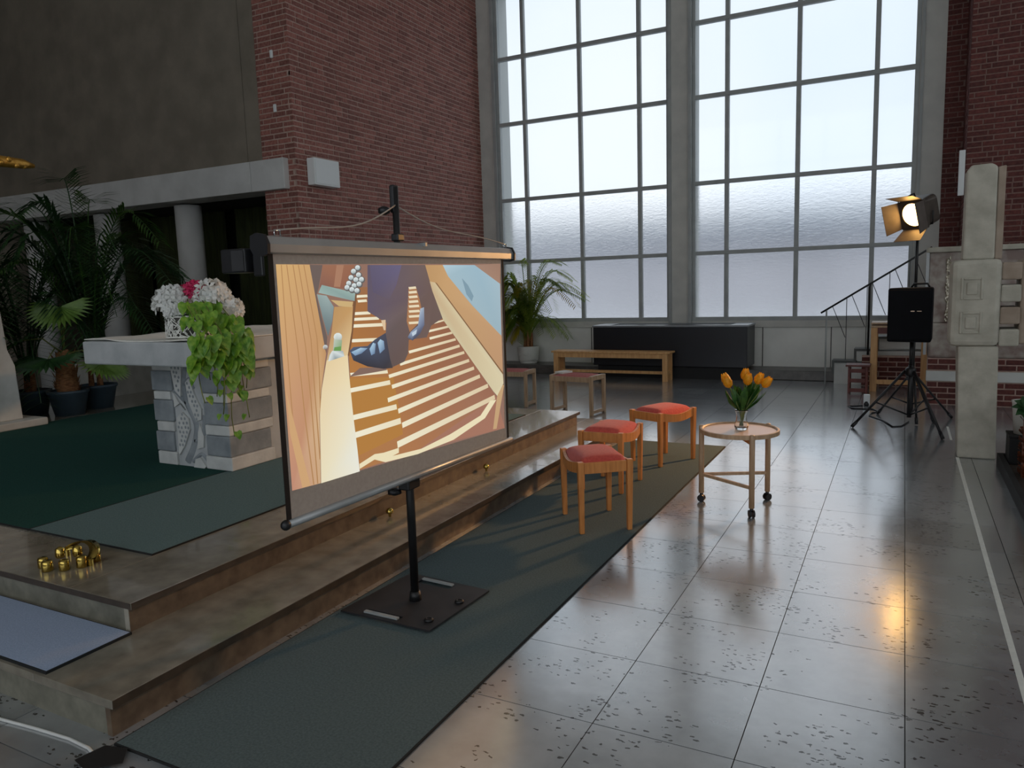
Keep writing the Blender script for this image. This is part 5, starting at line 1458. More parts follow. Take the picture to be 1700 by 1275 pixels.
    ([(-0.5351, 1.3447), (-0.4944, 1.3450), (-0.4982, 1.3264), (-0.5409, 1.3280)], [(96, 150, 70)]),
    ([(-0.5673, 1.3141), (-0.5491, 1.3310), (-0.4853, 1.3252), (-0.4786, 1.3018), (-0.5310, 1.2956), (-0.5758, 1.2897)], [(170, 190, 196), (220, 228, 226), (150, 166, 170), (210, 218, 216), (130, 146, 150), (226, 232, 230)]),
    ([(-0.5726, 1.3480), (-0.5759, 1.3422), (-0.5834, 1.3391), (-0.5923, 1.3399), (-0.5991, 1.3443), (-0.6012, 1.3505), (-0.5980, 1.3563), (-0.5905, 1.3594), (-0.5817, 1.3586), (-0.5748, 1.3543)], [(120, 100, 90), (120, 100, 90), (120, 100, 90), (120, 100, 90), (206, 214, 214), (206, 214, 214), (206, 214, 214), (206, 214, 214), (206, 214, 214), (206, 214, 214)]),
]

stand = thing('screen_stand', 'black steel pole with a flat base plate carrying the screen', 'stand', (-2.132, 2.952, 0.009))
pl = MB()
z0, z1 = 0.017, 0.025
plate = [(-2.40, 2.70), (-1.875, 2.69), (-1.845, 3.20), (-2.36, 3.235)]


def plerp(u, v):
    a = Vector(plate[0]).lerp(Vector(plate[1]), u)
    b = Vector(plate[3]).lerp(Vector(plate[2]), u)
    return a.lerp(b, v)


# plate with two grip slots
cells_u = [0.0, 0.22, 0.62, 1.0]
cells_v = [0.0, 0.05, 0.13, 0.84, 0.94, 1.0]
for i in range(3):
    for j in range(5):
        if i == 1 and j in (1, 3):
            continue
        q = [plerp(cells_u[i], cells_v[j]), plerp(cells_u[i + 1], cells_v[j]), plerp(cells_u[i + 1], cells_v[j + 1]), plerp(cells_u[i], cells_v[j + 1])]
        pl.add([(p.x, p.y, z0) for p in q] + [(p.x, p.y, z1) for p in q], [(0, 3, 2, 1), (4, 5, 6, 7), (0, 1, 5, 4), (1, 2, 6, 5), (2, 3, 7, 6), (3, 0, 4, 7)])
pl.build('base_plate', 'blackplate', stand)
for j, (va, vb) in enumerate(((0.045, 0.09), (0.9, 0.95))):
    a, b = plerp(0.23, (va + vb) / 2), plerp(0.61, (va + vb) / 2)
    MB().bar((a.x, a.y, 0.029), (b.x, b.y, 0.029), 0.02, 0.008).build('grip_lip', 'frame', stand)
for u, v in ((0.06, 0.06), (0.94, 0.06), (0.94, 0.94), (0.06, 0.94)):
    p = plerp(u, v)
    MB().lathe([(0.022, 0.009), (0.02, 0.017)], (p.x, p.y, 0.0), n=14).build('rubber_foot', 'black', stand)
for u, v in ((0.88, 0.16), (0.9, 0.62)):
    p = plerp(u, v)
    MB().lathe([(0.021, 0.025), (0.024, 0.030), (0.02, 0.038), (0.009, 0.040), (0.008, 0.034)], (p.x, p.y, 0.0), n=16).build('bolt_cap', 'black', stand, smooth=True)
MB().tube([(-2.132, 2.952, 0.025), (-2.132, 2.952, 1.1)], 0.021, n=16).build('lower_pole', 'black', stand, smooth=True)
MB().tube([(-2.132, 2.952, 1.05), (-2.132, 2.952, 2.05)], 0.016, n=16).build('upper_pole', 'black', stand, smooth=True)
MB().lathe([(0.032, 0.0), (0.026, 0.045)], (-2.132, 2.952, 0.025), n=16).build('pole_socket', 'black', stand, smooth=True)
MB().box(-2.165, -2.10, 2.90, 3.00, 0.60, 0.655).build('lower_clamp', 'blackplastic', stand, bevel=0.008)
MB().lathe([(0.012, -0.02), (0.034, -0.012), (0.034, 0.008), (0.012, 0.016)], (-2.19, 2.905, 0.592), n=16).build('clamp_knob', 'blackplastic', stand, smooth=True)
MB().box(-2.155, -2.125, 2.935, 2.975, 1.93, 2.06).build('top_hook', 'blackplastic', stand, bevel=0.008)
MB().lathe([(0.008, -0.03), (0.028, -0.02), (0.028, 0.0), (0.01, 0.01)], (-2.165, 2.905, 1.95), n=14).build('top_knob', 'blackplastic', stand, smooth=True)
MB().box(-2.152, -2.112, 2.93, 2.985, 1.80, 1.835).build('pole_collar', 'blackplastic', stand, bevel=0.006)

scr = thing('projection_screen', 'roll-up projection screen showing an organist\'s shoes on a pedal keyboard', 'projection screen', SO + Vector((0, 0, 0.66)))
cz = 1.757
cs = MB()
ring = [(0.034, -0.03), (0.036, 0.0), (0.022, 0.028), (-0.012, 0.034), (-0.036, 0.026), (-0.04, -0.01), (-0.026, -0.034), (0.01, -0.036)]
for s in (-0.862, 0.955):
    pass
v = [sp_(s, cz + b, -0.012 + a) for s in (-0.862, 0.955) for a, b in ring]
n_ = len(ring)
cs.add(v, [tuple(range(n_)), tuple(reversed(range(n_, 2 * n_)))] + [(i, n_ + i, n_ + (i + 1) % n_, (i + 1) % n_) for i in range(n_)])
cs.build('casing', 'casing', scr)
for s0, s1 in ((-0.876, -0.862), (0.955, 0.965)):
    e = MB()
    v = [sp_(s, cz + b * 1.25, -0.012 + a * 1.25) for s in (s0, s1) for a, b in ring]
    e.add(v, [tuple(range(n_)), tuple(reversed(range(n_, 2 * n_)))] + [(i, n_ + i, n_ + (i + 1) % n_, (i + 1) % n_) for i in range(n_)])
    e.build('end_cap', 'blackplastic', scr)
sbox(MB(), -0.874, -0.86, 1.64, 1.72, -0.055, -0.005).build('bracket', 'blackplastic', scr, bevel=0.005)
bxx = sbox(MB(), -0.90, -0.82, 1.655, 1.745, -0.20, -0.065).build('bracket_box', 'blackplastic', scr, bevel=0.006)
sbox(MB(), -0.904, -0.899, 1.662, 1.738, -0.135, -0.07).build('bracket_face', 'blackplate', bxx)
sbox(MB(), 0.1, 0.115, 1.775, 1.792, -0.02, 0.03).build('casing_clip', 'casing', scr)
sbox(MB(), -0.848, 0.872, 0.69, 1.735, -0.002, 0.0).build('screen_cloth', 'fabric', scr)
for s0, s1 in ((-0.85, -0.826), (0.855, 0.874)):
    sbox(MB(), s0, s1, 0.69, 1.73, -0.001, 0.0022).build('black_border', 'border', scr)
# picture
pm = MB()
cols = []
for k, (pts, cc) in enumerate(IMAGE_SHAPES):
    d = 0.0015 + 0.00006 * k
    b = len(pm.v)
    pm.v += [tuple(sp_(s, z, d)) for s, z in pts]
    pm.f.append(tuple(range(b, b + len(pts))))
    pm.t.append(0.0)
    cols += cc if len(cc) == len(pts) else [cc[0]] * len(pts)
pic = pm.build('projected_picture', 'picture', scr, normals=False)
ca = pic.data.color_attributes.new('picture', 'FLOAT_COLOR', 'POINT')
for i, c in enumerate(cols):
    ca.data[i].color = lin([q * 0.88 + 26 for q in c])
MB().tube([sp_(-0.842, 0.675, 0.0), sp_(0.895, 0.675, 0.0)], 0.017, n=14).build('bottom_bar', 'casing', scr, smooth=True)
MB().sphere(sp_(-0.856, 0.675, 0.0), 0.021, n=14, m=8).build('bar_end_ball', 'blackplastic', scr, smooth=True)
MB().tube([sp_(0.895, 0.675, 0.0), sp_(0.91, 0.675, 0.0)], 0.012, n=10).build('bar_end_pin', 'chrome', scr, smooth=True)
for s in (-0.80, 0.90):
    MB().tube([sp_(s, 1.79, -0.01), sp_(s, 1.812, -0.01), sp_(s + 0.03, 1.812, -0.01), sp_(s + 0.03, 1.79, -0.01)], 0.004, n=6).build('cord_hook', 'chrome', scr, smooth=True)
hook = Vector((-2.125, 2.94, 1.965))
for s, k in ((-0.79, 0.045), (0.91, 0.03)):
    a = sp_(s, 1.812, -0.01)
    pts = []
    for i in range(13):
        t = i / 12
        p = a.lerp(hook, t)
        p.z -= k * math.sin(math.pi * t) - 0.012 * math.sin(6.28 * t)
        pts.append(p)
    MB().tube(pts, 0.0035, n=6).build('hanging_cord', 'cablegrey', scr, smooth=True)

# ------------------------------------------------------------------ red stools
SW, SL = 0.36, 0.47      # short side (local x), long side (local y)


def make_stool():
    t = thing('stool', 'stool', 'stool', (0, 0, 0))
    hx, hy = SW / 2, SL / 2
    for sx in (-1, 1):
        for sy in (-1, 1):
            mb = MB()
            x, y = sx * (hx - 0.02), sy * (hy - 0.02)
            x2, y2 = sx * (hx - 0.023), sy * (hy - 0.023)
            mb.frustum((x2, y2, 0.0), (0.015, 0.015), (x, y, 0.462), (0.02, 0.02))
            mb.build('leg', 'beech', t, world=False, bevel=0.004)
    for sy in (-1, 1):      # straight short rails
        MB().box(-hx + 0.041, hx - 0.041, sy * (hy - 0.02) - 0.011, sy * (hy - 0.02) + 0.011, 0.385, 0.455).build('rail', 'beech', t, world=False, bevel=0.003)
    for sx in (-1, 1):      # long rails bowed out and dipping in the middle
        mb = MB()
        n = 14
        v = []
        for i in range(n + 1):
            u = i / n
            y = -hy + 0.041 + (SL - 0.082) * u
            k = math.sin(math.pi * u)
            x = sx * (hx - 0.02 + 0.02 * k)
            zt, zb = 0.458 - 0.026 * k, 0.388 - 0.02 * k
            for dx, zz in ((-0.01, zb), (0.01, zb), (0.01, zt), (-0.01, zt)):
                v.append((x + dx, y, zz))
        f = [(i * 4 + j, i * 4 + (j + 1) % 4, (i + 1) * 4 + (j + 1) % 4, (i + 1) * 4 + j) for i in range(n) for j in range(4)] + [(0, 1, 2, 3), (n * 4 + 3, n * 4 + 2, n * 4 + 1, n * 4)]
        mb.add(v, f)
        mb.build('curved_rail', 'beech', t, world=False)

    def cush(u, v):
        a, b = 2 * u - 1, 2 * v - 1
        kx = hx - 0.033 + 0.018 * math.cos(b * math.pi / 2)
        x, y = a * kx, b * (hy - 0.036)
        e = (1 - abs(a) ** 4) * (1 - abs(b) ** 4)
        dip = 0.024 * math.cos(b * math.pi / 2) * abs(a) ** 3
        return (x, y, 0.45 - dip * (1 - e * 0.4) + 0.044 * max(0, e) ** 0.35)
    c = MB().grid(cush, 18, 18).build('cushion', 'redcush', t, world=False, smooth=True)
    MB().box(-hx + 0.045, hx - 0.045, -hy + 0.045, hy - 0.045, 0.40, 0.43).build('seat_base', 'beech', t, world=False)
    return t


def place_stool(t, p0, p1, left=True):
    """p0 near corner leg and p1 the other leg on one long side (outer faces); seat lies to the left of p0->p1"""
    d = (Vector(p1) - Vector(p0)).normalized()
    ang = math.atan2(d[1], d[0]) - PI / 2
    nrm = Vector((-d[1], d[0])) if left else Vector((d[1], -d[0]))
    c = (Vector(p0) + Vector(p1)) / 2 + nrm * (SW / 2 - 0.02)
    t.location = (c[0], c[1], 0.009)
    t.rotation_euler = (0, 0, ang)


st1 = make_stool()
st2 = copy_tree(st1)
st3 = copy_tree(st1)
G = 'red cushioned stools on the floor runner'
for s, lab in ((st1, 'red cushioned beech stool nearest the camera, in front of the other two'), (st2, 'red cushioned beech stool in the middle, closest to the steps'), (st3, 'red cushioned beech stool farthest away, beside the round table')):
    s['label'] = lab
    s['group'] = G
place_stool(st1, (-1.747, 4.225), (-2.026, 4.583), left=False)
place_stool(st2, (-1.822, 5.17), (-1.812, 5.63), left=True)
place_stool(st3, (-1.791, 6.06), (-1.594, 6.478), left=True)

# ------------------------------------------------------------------ far stools with sled legs


def make_sled_stool():
    t = thing('sled_stool', 'x', 'stool', (0, 0, 0))
    w, d, h = 0.60, 0.34, 0.47
    for sx in (-1, 1):
        x = sx * (w / 2 - 0.02)
        for sy in (-1, 1):
            MB().box(x - 0.02, x + 0.02, sy * (d / 2 - 0.02) - 0.02, sy * (d / 2 - 0.02) + 0.02, 0.0, h).build('leg', 'paleoak', t, world=False, bevel=0.003)
        MB().box(x - 0.018, x + 0.018, -d / 2 + 0.04, d / 2 - 0.04, 0.02, 0.055).build('runner', 'paleoak', t, world=False)
        MB().box(x - 0.02, x + 0.02, -d / 2 + 0.04, d / 2 - 0.04, h - 0.05, h + 0.004).build('side_rail', 'paleoak', t, world=False, bevel=0.003)
    for sy in (-1, 1):
        MB().box(-w / 2 + 0.04, w / 2 - 0.04, sy * (d / 2 - 0.02) - 0.014, sy * (d / 2 - 0.02) + 0.014, h - 0.075, h - 0.012).build('rail', 'paleoak', t, world=False, bevel=0.003)

    def cu(u, v):
        a, b = 2 * u - 1, 2 * v - 1
        e = max(0, (1 - a ** 6) * (1 - b ** 6))
        return (a * (w / 2 - 0.042), b * (d / 2 - 0.01), h - 0.014 + 0.022 * e ** 0.5)
    MB().grid(cu, 14, 10).build('cushion', 'pinkcush', t, world=False, smooth=True)
    return t


fs1 = make_sled_stool()
fs2 = copy_tree(fs1)
fs1.location, fs1.rotation_euler = (-3.52, 8.46, 0.0), (0, 0, math.radians(-9))
fs2.location, fs2.rotation_euler = (-4.60, 8.75, 0.0), (0, 0, math.radians(4))
fs1['label'] = 'pale oak stool with faded rose seat and a white booklet on it'
fs2['label'] = 'pale oak stool half hidden behind the right edge of the screen'
fs1['group'] = fs2['group'] = 'pale stools beyond the steps'
bk = thing('booklet', 'small white booklet lying on the faded rose stool', 'book', (-3.72, 8.50, 0.4785), math.radians(-20))
MB().box(-0.065, 0.065, -0.09, 0.09, 0.002, 0.018).build('pages', 'paper', bk, world=False)
MB().box(-0.067, 0.068, -0.092, 0.092, 0.018, 0.021).build('cover', 'paper', bk, world=False)
MB().box(-0.067, 0.068, -0.092, 0.092, 0.0, 0.002).build('cover', 'paper', bk, world=False)

# ------------------------------------------------------------------ round table with tulips
TC = Vector((-0.974, 5.218, 0))
tb_ = thing('round_table', 'small round pale table on three wooden legs with castors', 'table', TC)
R_T = 0.262
MB().lathe([(0.0, 0.527), (R_T - 0.02, 0.527), (R_T - 0.02, 0.541), (0.0, 0.541)], TC, n=48, cap0=False, cap1=False).build('tabletop', 'tabletop', tb_)
MB().lathe([(R_T - 0.02, 0.522), (R_T, 0.522), (R_T, 0.55), (R_T - 0.012, 0.552), (R_T - 0.02, 0.546)], TC, n=48, closed=True).build('rim', 'paleoak', tb_)
legs = []
for (lx, ly) in ((-1.231, 5.235), (-0.858, 5.0), (-0.832, 5.415)):
    d = (Vector((lx, ly, 0)) - TC).normalized()
    p = TC + d * (R_T + 0.004)
    legs.append(p)
    MB().tube([(p.x, p.y, 0.065), (p.x, p.y, 0.548), (p.x, p.y, 0.556)], [0.0185, 0.0185, 0.014], n=14).build('leg', 'paleoak', tb_, smooth=True)
    cw = MB()
    for s in (-1, 1):
        q = p + Vector((-d.y, d.x, 0)) * 0.012 * s
        cw.tube([q + Vector((-d.y, d.x, 0)) * -0.006 + Vector((0, 0, 0.026)), q + Vector((-d.y, d.x, 0)) * 0.006 + Vector((0, 0, 0.026))], 0.026, n=16)
    ca_ = MB().tube([(p.x, p.y, 0.04), (p.x, p.y, 0.066)], 0.012, n=10).build('castor', 'blackplastic', tb_, smooth=True)
    cw.build('castor_wheel', 'blackplastic', ca_)
for a, b in ((0, 1), (0, 2)):
    pa, pb = legs[a], legs[b]
    MB().bar((pa.x, pa.y, 0.20), (pb.x, pb.y, 0.20), 0.02, 0.022).build('stretcher', 'paleoak', tb_, bevel=0.003)
for a in range(3):
    pa, pb = legs[a], TC
    MB().bar((pa.x, pa.y, 0.506), (pb.x, pb.y, 0.506), 0.03, 0.03).build('under_rail', 'beech', tb_)

VC = Vector((-0.967, 5.245, 0.541))
vs = thing('glass_vase', 'waisted clear glass vase of water on the round table', 'vase', VC)
MB().lathe([(0.004, 0.0), (0.04, 0.0), (0.047, 0.012), (0.047, 0.03), (0.036, 0.065), (0.036, 0.10), (0.044, 0.132), (0.049, 0.138), (0.046, 0.139), (0.040, 0.130), (0.0325, 0.10), (0.0325, 0.065), (0.043, 0.03), (0.040, 0.014), (0.004, 0.012)], VC, n=28, cap0=False, cap1=False).build('vase_body', 'glass', vs, smooth=True)
tu = random.Random(21)
tulips = [((-1.066, 5.245, 0.868), 'yellow tulip leaning out at the left of the bouquet'), ((-1.045, 5.20, 0.852), 'yellow tulip second from the left, low in the bouquet'),
          ((-0.945, 5.245, 0.90), 'tallest yellow tulip at the top of the bouquet'), ((-0.925, 5.22, 0.872), 'yellow tulip just below the tallest one'),
          ((-0.862, 5.25, 0.876), 'yellow tulip right of the tallest one'), ((-0.815, 5.245, 0.855), 'yellow tulip leaning out at the right end of the bouquet')]
for k, (hp, lab) in enumerate(tulips):
    hp = Vector(hp)
    b0 = VC + Vector((0.012 * math.cos(k), 0.012 * math.sin(k), 0.022))
    t = thing('tulip', lab, 'flower', b0, group='yellow tulips in the vase')
    nk = VC + Vector(((hp.x - VC.x) * 0.14, (hp.y - VC.y) * 0.14, 0.13))
    pts = []
    for i in range(9):
        u = i / 8
        p = b0.lerp(nk, min(1, u * 2.2)) if u < 0.45 else nk.lerp(hp, (u - 0.45) / 0.55)
        pts.append(p)
    MB().tube(pts, 0.0042, n=6).build('stem', 'stem', t, smooth=True)
    ax = (hp - nk).normalized()
    sd_ = ax.cross(Vector((0.2, 0.9, 0.1))).normalized()
    ud = ax.cross(sd_)
    for j in range(6):
        a = j * PI / 3
        rad = sd_ * math.cos(a) + ud * math.sin(a)
        tan = ax.cross(rad)
        rr = 1.0 if j % 2 else 0.86
        prof = [(0.0, 0.005, 0.008), (0.014, 0.025, 0.018), (0.038, 0.031, 0.023), (0.062, 0.026, 0.017), (0.085, 0.02, 0.001)]
        v = []
        for h_, r_, w_ in prof:
            for s in (-1, 0, 1):
                v.append(hp + ax * (h_ - 0.02) + rad * r_ * rr * (1.0 if s == 0 else 0.78) + tan * s * w_)
        mb = MB()
        mb.add(v, [(i * 3 + q, i * 3 + q + 1, i * 3 + q + 4, i * 3 + q + 3) for i in range(4) for q in range(2)])
        mb.build('petal', 'tulip', t, smooth=True, normals=False)
    for j in range(4):
        a = tu.random() * 6.283
        tip = nk.lerp(hp, tu.uniform(0.55, 0.98)) + Vector((0.045 * math.cos(a), 0.03 * math.sin(a), tu.uniform(-0.02, 0.03)))
        mid = nk.lerp(tip, 0.5) + Vector((0.012 * math.cos(a), 0.012 * math.sin(a), 0.012))
        dr = (tip - nk).normalized()
        wv = dr.cross(Vector((math.cos(a), math.sin(a), 0.3))).normalized()
        cup = wv.cross(dr)
        mb = MB()
        v = []
        for p, w_ in ((nk, 0.008), (nk.lerp(mid, 0.6), 0.021), (mid, 0.028), (mid.lerp(tip, 0.6), 0.019), (tip, 0.001)):
            v += [p - wv * w_ + cup * w_ * 0.4, p, p + wv * w_ + cup * w_ * 0.4]
        mb.add(v, [(i * 3 + q, i * 3 + q + 1, i * 3 + q + 4, i * 3 + q + 3) for i in range(4) for q in range(2)])
        mb.build('leaf', 'tulipleaf', t, smooth=True, normals=False)

# ------------------------------------------------------------------ bench and navy chest by the window
bn = thing('bench', 'long pine bench in front of the navy chest', 'bench', (-4.21, 11.58, 0))
MB().box(-5.22, -3.2, 11.42, 11.74, 0.435, 0.465).build('seat_board', 'pine', bn, bevel=0.006)
for x in (-5.14, -3.28):
    for y in (11.46, 11.70):
        MB().box(x - 0.04, x + 0.04, y - 0.035, y + 0.035, 0.0, 0.435).build('leg', 'pine', bn, bevel=0.004)
    MB().box(x - 0.03, x + 0.03, 11.496, 11.664, 0.10, 0.15).build('side_rail', 'pine', bn)
for y in (11.46, 11.70):
    MB().box(-5.10, -3.32, y - 0.018, y + 0.018, 0.36, 0.435).build('apron', 'pine', bn)
MB().box(-5.11, -3.31, 11.56, 11.60, 0.10, 0.145).build('stretcher', 'pine', bn)
ch = thing('navy_chest', 'large dark navy chest with a grey rim under the windows', 'chest', (-3.35, 12.1, 0.0))
MB().box(-4.61, -2.10, 11.80, 12.45, 0.20, 0.835).build('body', 'bluebox', ch, bevel=0.008)
MB().box(-4.55, -2.16, 11.86, 12.04, 0.0, 0.20).build('plinth', 'planter', ch)
rm = MB()
rm.box(-4.62, -2.09, 11.79, 11.89, 0.835, 0.862).box(-4.62, -2.09, 12.36, 12.46, 0.835, 0.862).box(-4.62, -4.34, 11.89, 12.36, 0.835, 0.862).box(-2.37, -2.09, 11.89, 12.36, 0.835, 0.862)
rm.build('rim', 'boxtop', ch)
MB().box(-4.34, -2.37, 11.89, 12.36, 0.835, 0.848).build('lid_inset', 'blackplate', ch)

# ------------------------------------------------------------------ altar bells
be = thing('altar_bells', 'cluster of small polished brass altar bells on the platform edge', 'bells', (-3.58, 2.13, Z2))
for k, (x, y, h, r) in enumerate(((-3.668, 2.04, 0.05, 0.024), (-3.60, 2.02, 0.05, 0.026), (-3.532, 2.06, 0.05, 0.024), (-3.49, 2.12, 0.055, 0.025), (-3.50, 2.20, 0.055, 0.022))):
    c = (x, y, Z2)
    MB().lathe([(r * 0.9, 0.0), (r, 0.003), (r * 0.97, h * 0.85), (r * 0.8, h), (0.004, h + 0.002)], c, n=20).build('bell', 'brass', be, smooth=True)
for k, (x, y) in enumerate(((-3.64, 2.11), (-3.58, 2.16))):
    MB().lathe([(0.02, 0.03), (0.024, 0.04), (0.021, 0.075), (0.004, 0.085)], (x, y, Z2), n=18).build('bell', 'brass', be, smooth=True)
hd = []
for i in range(17):
    a = PI * i / 16
    hd.append((-3.59 - 0.125 * math.cos(a), 2.17 + 0.06 * math.sin(a) + 0.02 * math.cos(a), Z2 + 0.03 + 0.045 * math.sin(a)))
mbh = MB()
v = []
for p in hd:
    v += [(p[0] - 0.012, p[1] - 0.02, p[2]), (p[0] + 0.012, p[1] + 0.02, p[2]), (p[0] + 0.012, p[1] + 0.02, p[2] + 0.005), (p[0] - 0.012, p[1] - 0.02, p[2] + 0.005)]
mbh.add(v, [(i * 4 + j, i * 4 + (j + 1) % 4, (i + 1) * 4 + (j + 1) % 4, (i + 1) * 4 + j) for i in range(16) for j in range(4)])
mbh.build('handle', 'brass', be, smooth=True)
MB().lathe([(0.012, 0.0), (0.012, 0.03)], (-3.712, 2.19, Z2), n=8).build('handle_foot', 'brass', be)
MB().lathe([(0.012, 0.0), (0.012, 0.03)], (-3.468, 2.15, Z2), n=8).build('handle_foot', 'brass', be)

# ------------------------------------------------------------------ cable and tapes
o = MB().tube([(-3.4, 1.40, 0.006), (-3.0, 1.442, 0.006), (-2.8, 1.463, 0.006), (-2.62, 1.476, 0.006), (-2.5, 1.47, 0.006), (-2.445, 1.455, 0.006), (-2.41, 1.40, 0.006), (-2.39, 1.30, 0.006), (-2.36, 1.1, 0.006)], 0.006, n=8).build('white_cable', 'cablewhite', None, smooth=True)
tag(rehome(o, (-2.8, 1.45, 0)), 'white cable lying on the floor at the near left corner', 'cable')
o = MB().prism([(-2.45, 1.50), (-2.36, 1.522), (-2.30, 1.46), (-2.38, 1.38), (-2.47, 1.40)], 0.0122, 0.0135, axis='z').build('black_tape', 'gaffer', None)
tag(rehome(o, (-2.4, 1.45, 0.0)), 'black cloth tape holding the white cable to the floor', 'tape')
o = MB().box(0.438, 0.462, 2.2, 7.30, 0.0, 0.0012).build('floor_tape', 'tape', None)
tag(rehome(o, (0.45, 4.7, 0.0)), 'white tape line along the floor at the right', 'tape')
o = MB().box(0.43, 0.45, 8.05, 8.75, 0.0, 0.0012).build('floor_tape', 'tape', None)
tag(rehome(o, (0.44, 8.4, 0.0)), 'short piece of white floor tape behind the stone pillar', 'tape')

# ------------------------------------------------------------------ white box on the brick wall
wbx = thing('wall_speaker', 'square white box mounted on the brick wall', 'speaker', (XB + 0.012, 8.11, 2.98))
MB().box(XB + 0.012, XB + 0.14, 7.86, 8.36, 2.98, 3.33).build('housing', 'whitebox', wbx, bevel=0.008)
MB().box(XB + 0.14, XB + 0.147, 7.88, 8.34, 3.0, 3.31).build('front_panel', 'whitebox', wbx, bevel=0.004)
for i, (x, zz) in enumerate(((-7.366, 4.64), (-7.369, 3.966))):
    o = MB().box(x - 0.022, x + 0.022, YB - 0.03, YB - 0.004, zz - 0.05, zz + 0.05).build('wall_bracket', 'whitebox', None, bevel=0.008)
    tag(rehome(o, (x, YB - 0.01, zz)), ['upper', 'lower'][i] + ' of the two small white brackets on the brick pier', 'bracket', 'brackets on the brick pier')

# ------------------------------------------------------------------ loudspeaker on its tripod
SC = Vector((0.085, 8.45, 0))


def tripod(t, c, feet, hub_z, low_z, mat, r_leg=0.013):
    for k, (fx, fy) in enumerate(feet):
        f = Vector((fx, fy, 0.012))
        h = Vector((c.x, c.y, hub_z)) + (f - c).normalized() * 0.05
        l_ = MB().tube([h, f], r_leg, n=10).build('leg', mat, t, smooth=True)
        dd = (f - h).normalized()
        MB().tube([f - dd * 0.07, f + dd * 0.002], r_leg + 0.005, n=10).build('rubber_foot', 'blackplastic', l_, smooth=True)
        m = h.lerp(f, 0.55)
        MB().tube([(c.x, c.y, low_z), m], 0.008, n=8).build('brace', mat, t, smooth=True)
    MB().lathe([(0.04, -0.05), (0.05, -0.04), (0.05, 0.02), (0.03, 0.04)], (c.x, c.y, hub_z), n=16).build('hub', mat, t, smooth=True)


ss = thing('speaker_stand', 'black tripod stand under the black loudspeaker', 'stand', SC)
tripod(ss, SC, ((-0.435, 8.40), (0.37, 8.03), (0.32, 8.92)), 0.60, 0.15, 'black')
MB().tube([(SC.x, SC.y, 0.13), (SC.x, SC.y, 0.66)], 0.022, n=14).build('lower_tube', 'black', ss, smooth=True)
MB().tube([(SC.x, SC.y, 0.64), (SC.x, SC.y, 0.90)], 0.018, n=14).build('upper_tube', 'black', ss, smooth=True)
ls = thing('loudspeaker', 'black loudspeaker on a tripod beside the stage lamp', 'speaker', (SC.x, SC.y, 0.90), math.radians(-12))
mb = MB()
pr = [(-0.20, -0.16), (0.20, -0.16), (0.15, 0.17), (-0.15, 0.17)]
v = [(a, b, 0.0) for a, b in pr] + [(a * 1.0, b, 0.53) for a, b in pr]
mb.add(v, [(0, 3, 2, 1), (4, 5, 6, 7), (0, 1, 5, 4), (1, 2, 6, 5), (2, 3, 7, 6), (3, 0, 4, 7)])
mb.build('cabinet', 'speaker', ls, world=False, bevel=0.02)
MB().box(-0.185, 0.185, -0.172, -0.158, 0.02, 0.51).build('grille', 'speaker', ls, world=False, bevel=0.008)
MB().box(0.015, 0.05, -0.175, -0.171, 0.30, 0.308).build('badge', 'chrome', ls, world=False)
MB().box(0.07, 0.11, -0.175, -0.171, 0.302, 0.307).build('badge', 'chrome', ls, world=False)
MB().tube([(-0.02, 0.0, 0.53), (0.0, 0.0, 0.565), (0.12, 0.0, 0.565), (0.14, 0.0, 0.53)], 0.01, n=8).build('handle', 'blackplastic', ls, world=False, smooth=True)

# ------------------------------------------------------------------ stage lamp on its stand
LC = Vector((0.105, 8.86, 0))
lst = thing('lamp_stand', 'tall thin black tripod stand carrying the lit stage lamp', 'stand', LC)
tripod(lst, LC, ((-0.22, 9.3), (0.5, 9.25), (0.16, 8.74)), 0.5, 0.2, 'black', 0.011)
MB().tube([(LC.x, LC.y, 0.12), (LC.x, LC.y, 1.3)], 0.019, n=12).build('lower_tube', 'black', lst, smooth=True)
MB().tube([(LC.x, LC.y, 1.28), (LC.x, LC.y, 2.02)], 0.015, n=12).build('upper_tube', 'black', lst, smooth=True)
LH = Vector((LC.x - 0.02, LC.y, 2.175))
aim = (Vector((-2.9, 4.6, 0.4)) - LH).normalized()
lr = Vector((0, 0, 1)).cross(aim).normalized()      # to the lamp's left seen from behind ... kept as local x
lu = aim.cross(lr)
sl = thing('stage_lamp', 'lit stage lamp with open barn doors glowing warm white', 'lamp', LH)


def lp(a, b, c):
    """lamp local point: a along lr, b along lu, c along the beam"""
    return LH + lr * a + lu * b + aim * c


def lring(r, c, n=20, sq=1.0):
    return [lp(r * math.cos(2 * PI * k / n), r * sq * math.sin(2 * PI * k / n), c) for k in range(n)]


def lloft(mb, rings):
    n = len(rings[0])
    v = [p for q in rings for p in q]
    f = [(i * n + j, i * n + (j + 1) % n, (i + 1) * n + (j + 1) % n, (i + 1) * n + j) for i in range(len(rings) - 1) for j in range(n)]
    mb.add(v, f)
    return mb


def lbox_ring(hx, hy, c, rad=0.03, n=4):
    out = []
    for cx, cy, a0 in ((hx - rad, hy - rad, 0), (-hx + rad, hy - rad, PI / 2), (-hx + rad, -hy + rad, PI), (hx - rad, -hy + rad, 1.5 * PI)):
        for k in range(n + 1):
            a = a0 + PI / 2 * k / n
            out.append(lp(cx + rad * math.cos(a), cy + rad * math.sin(a), c))
    return out


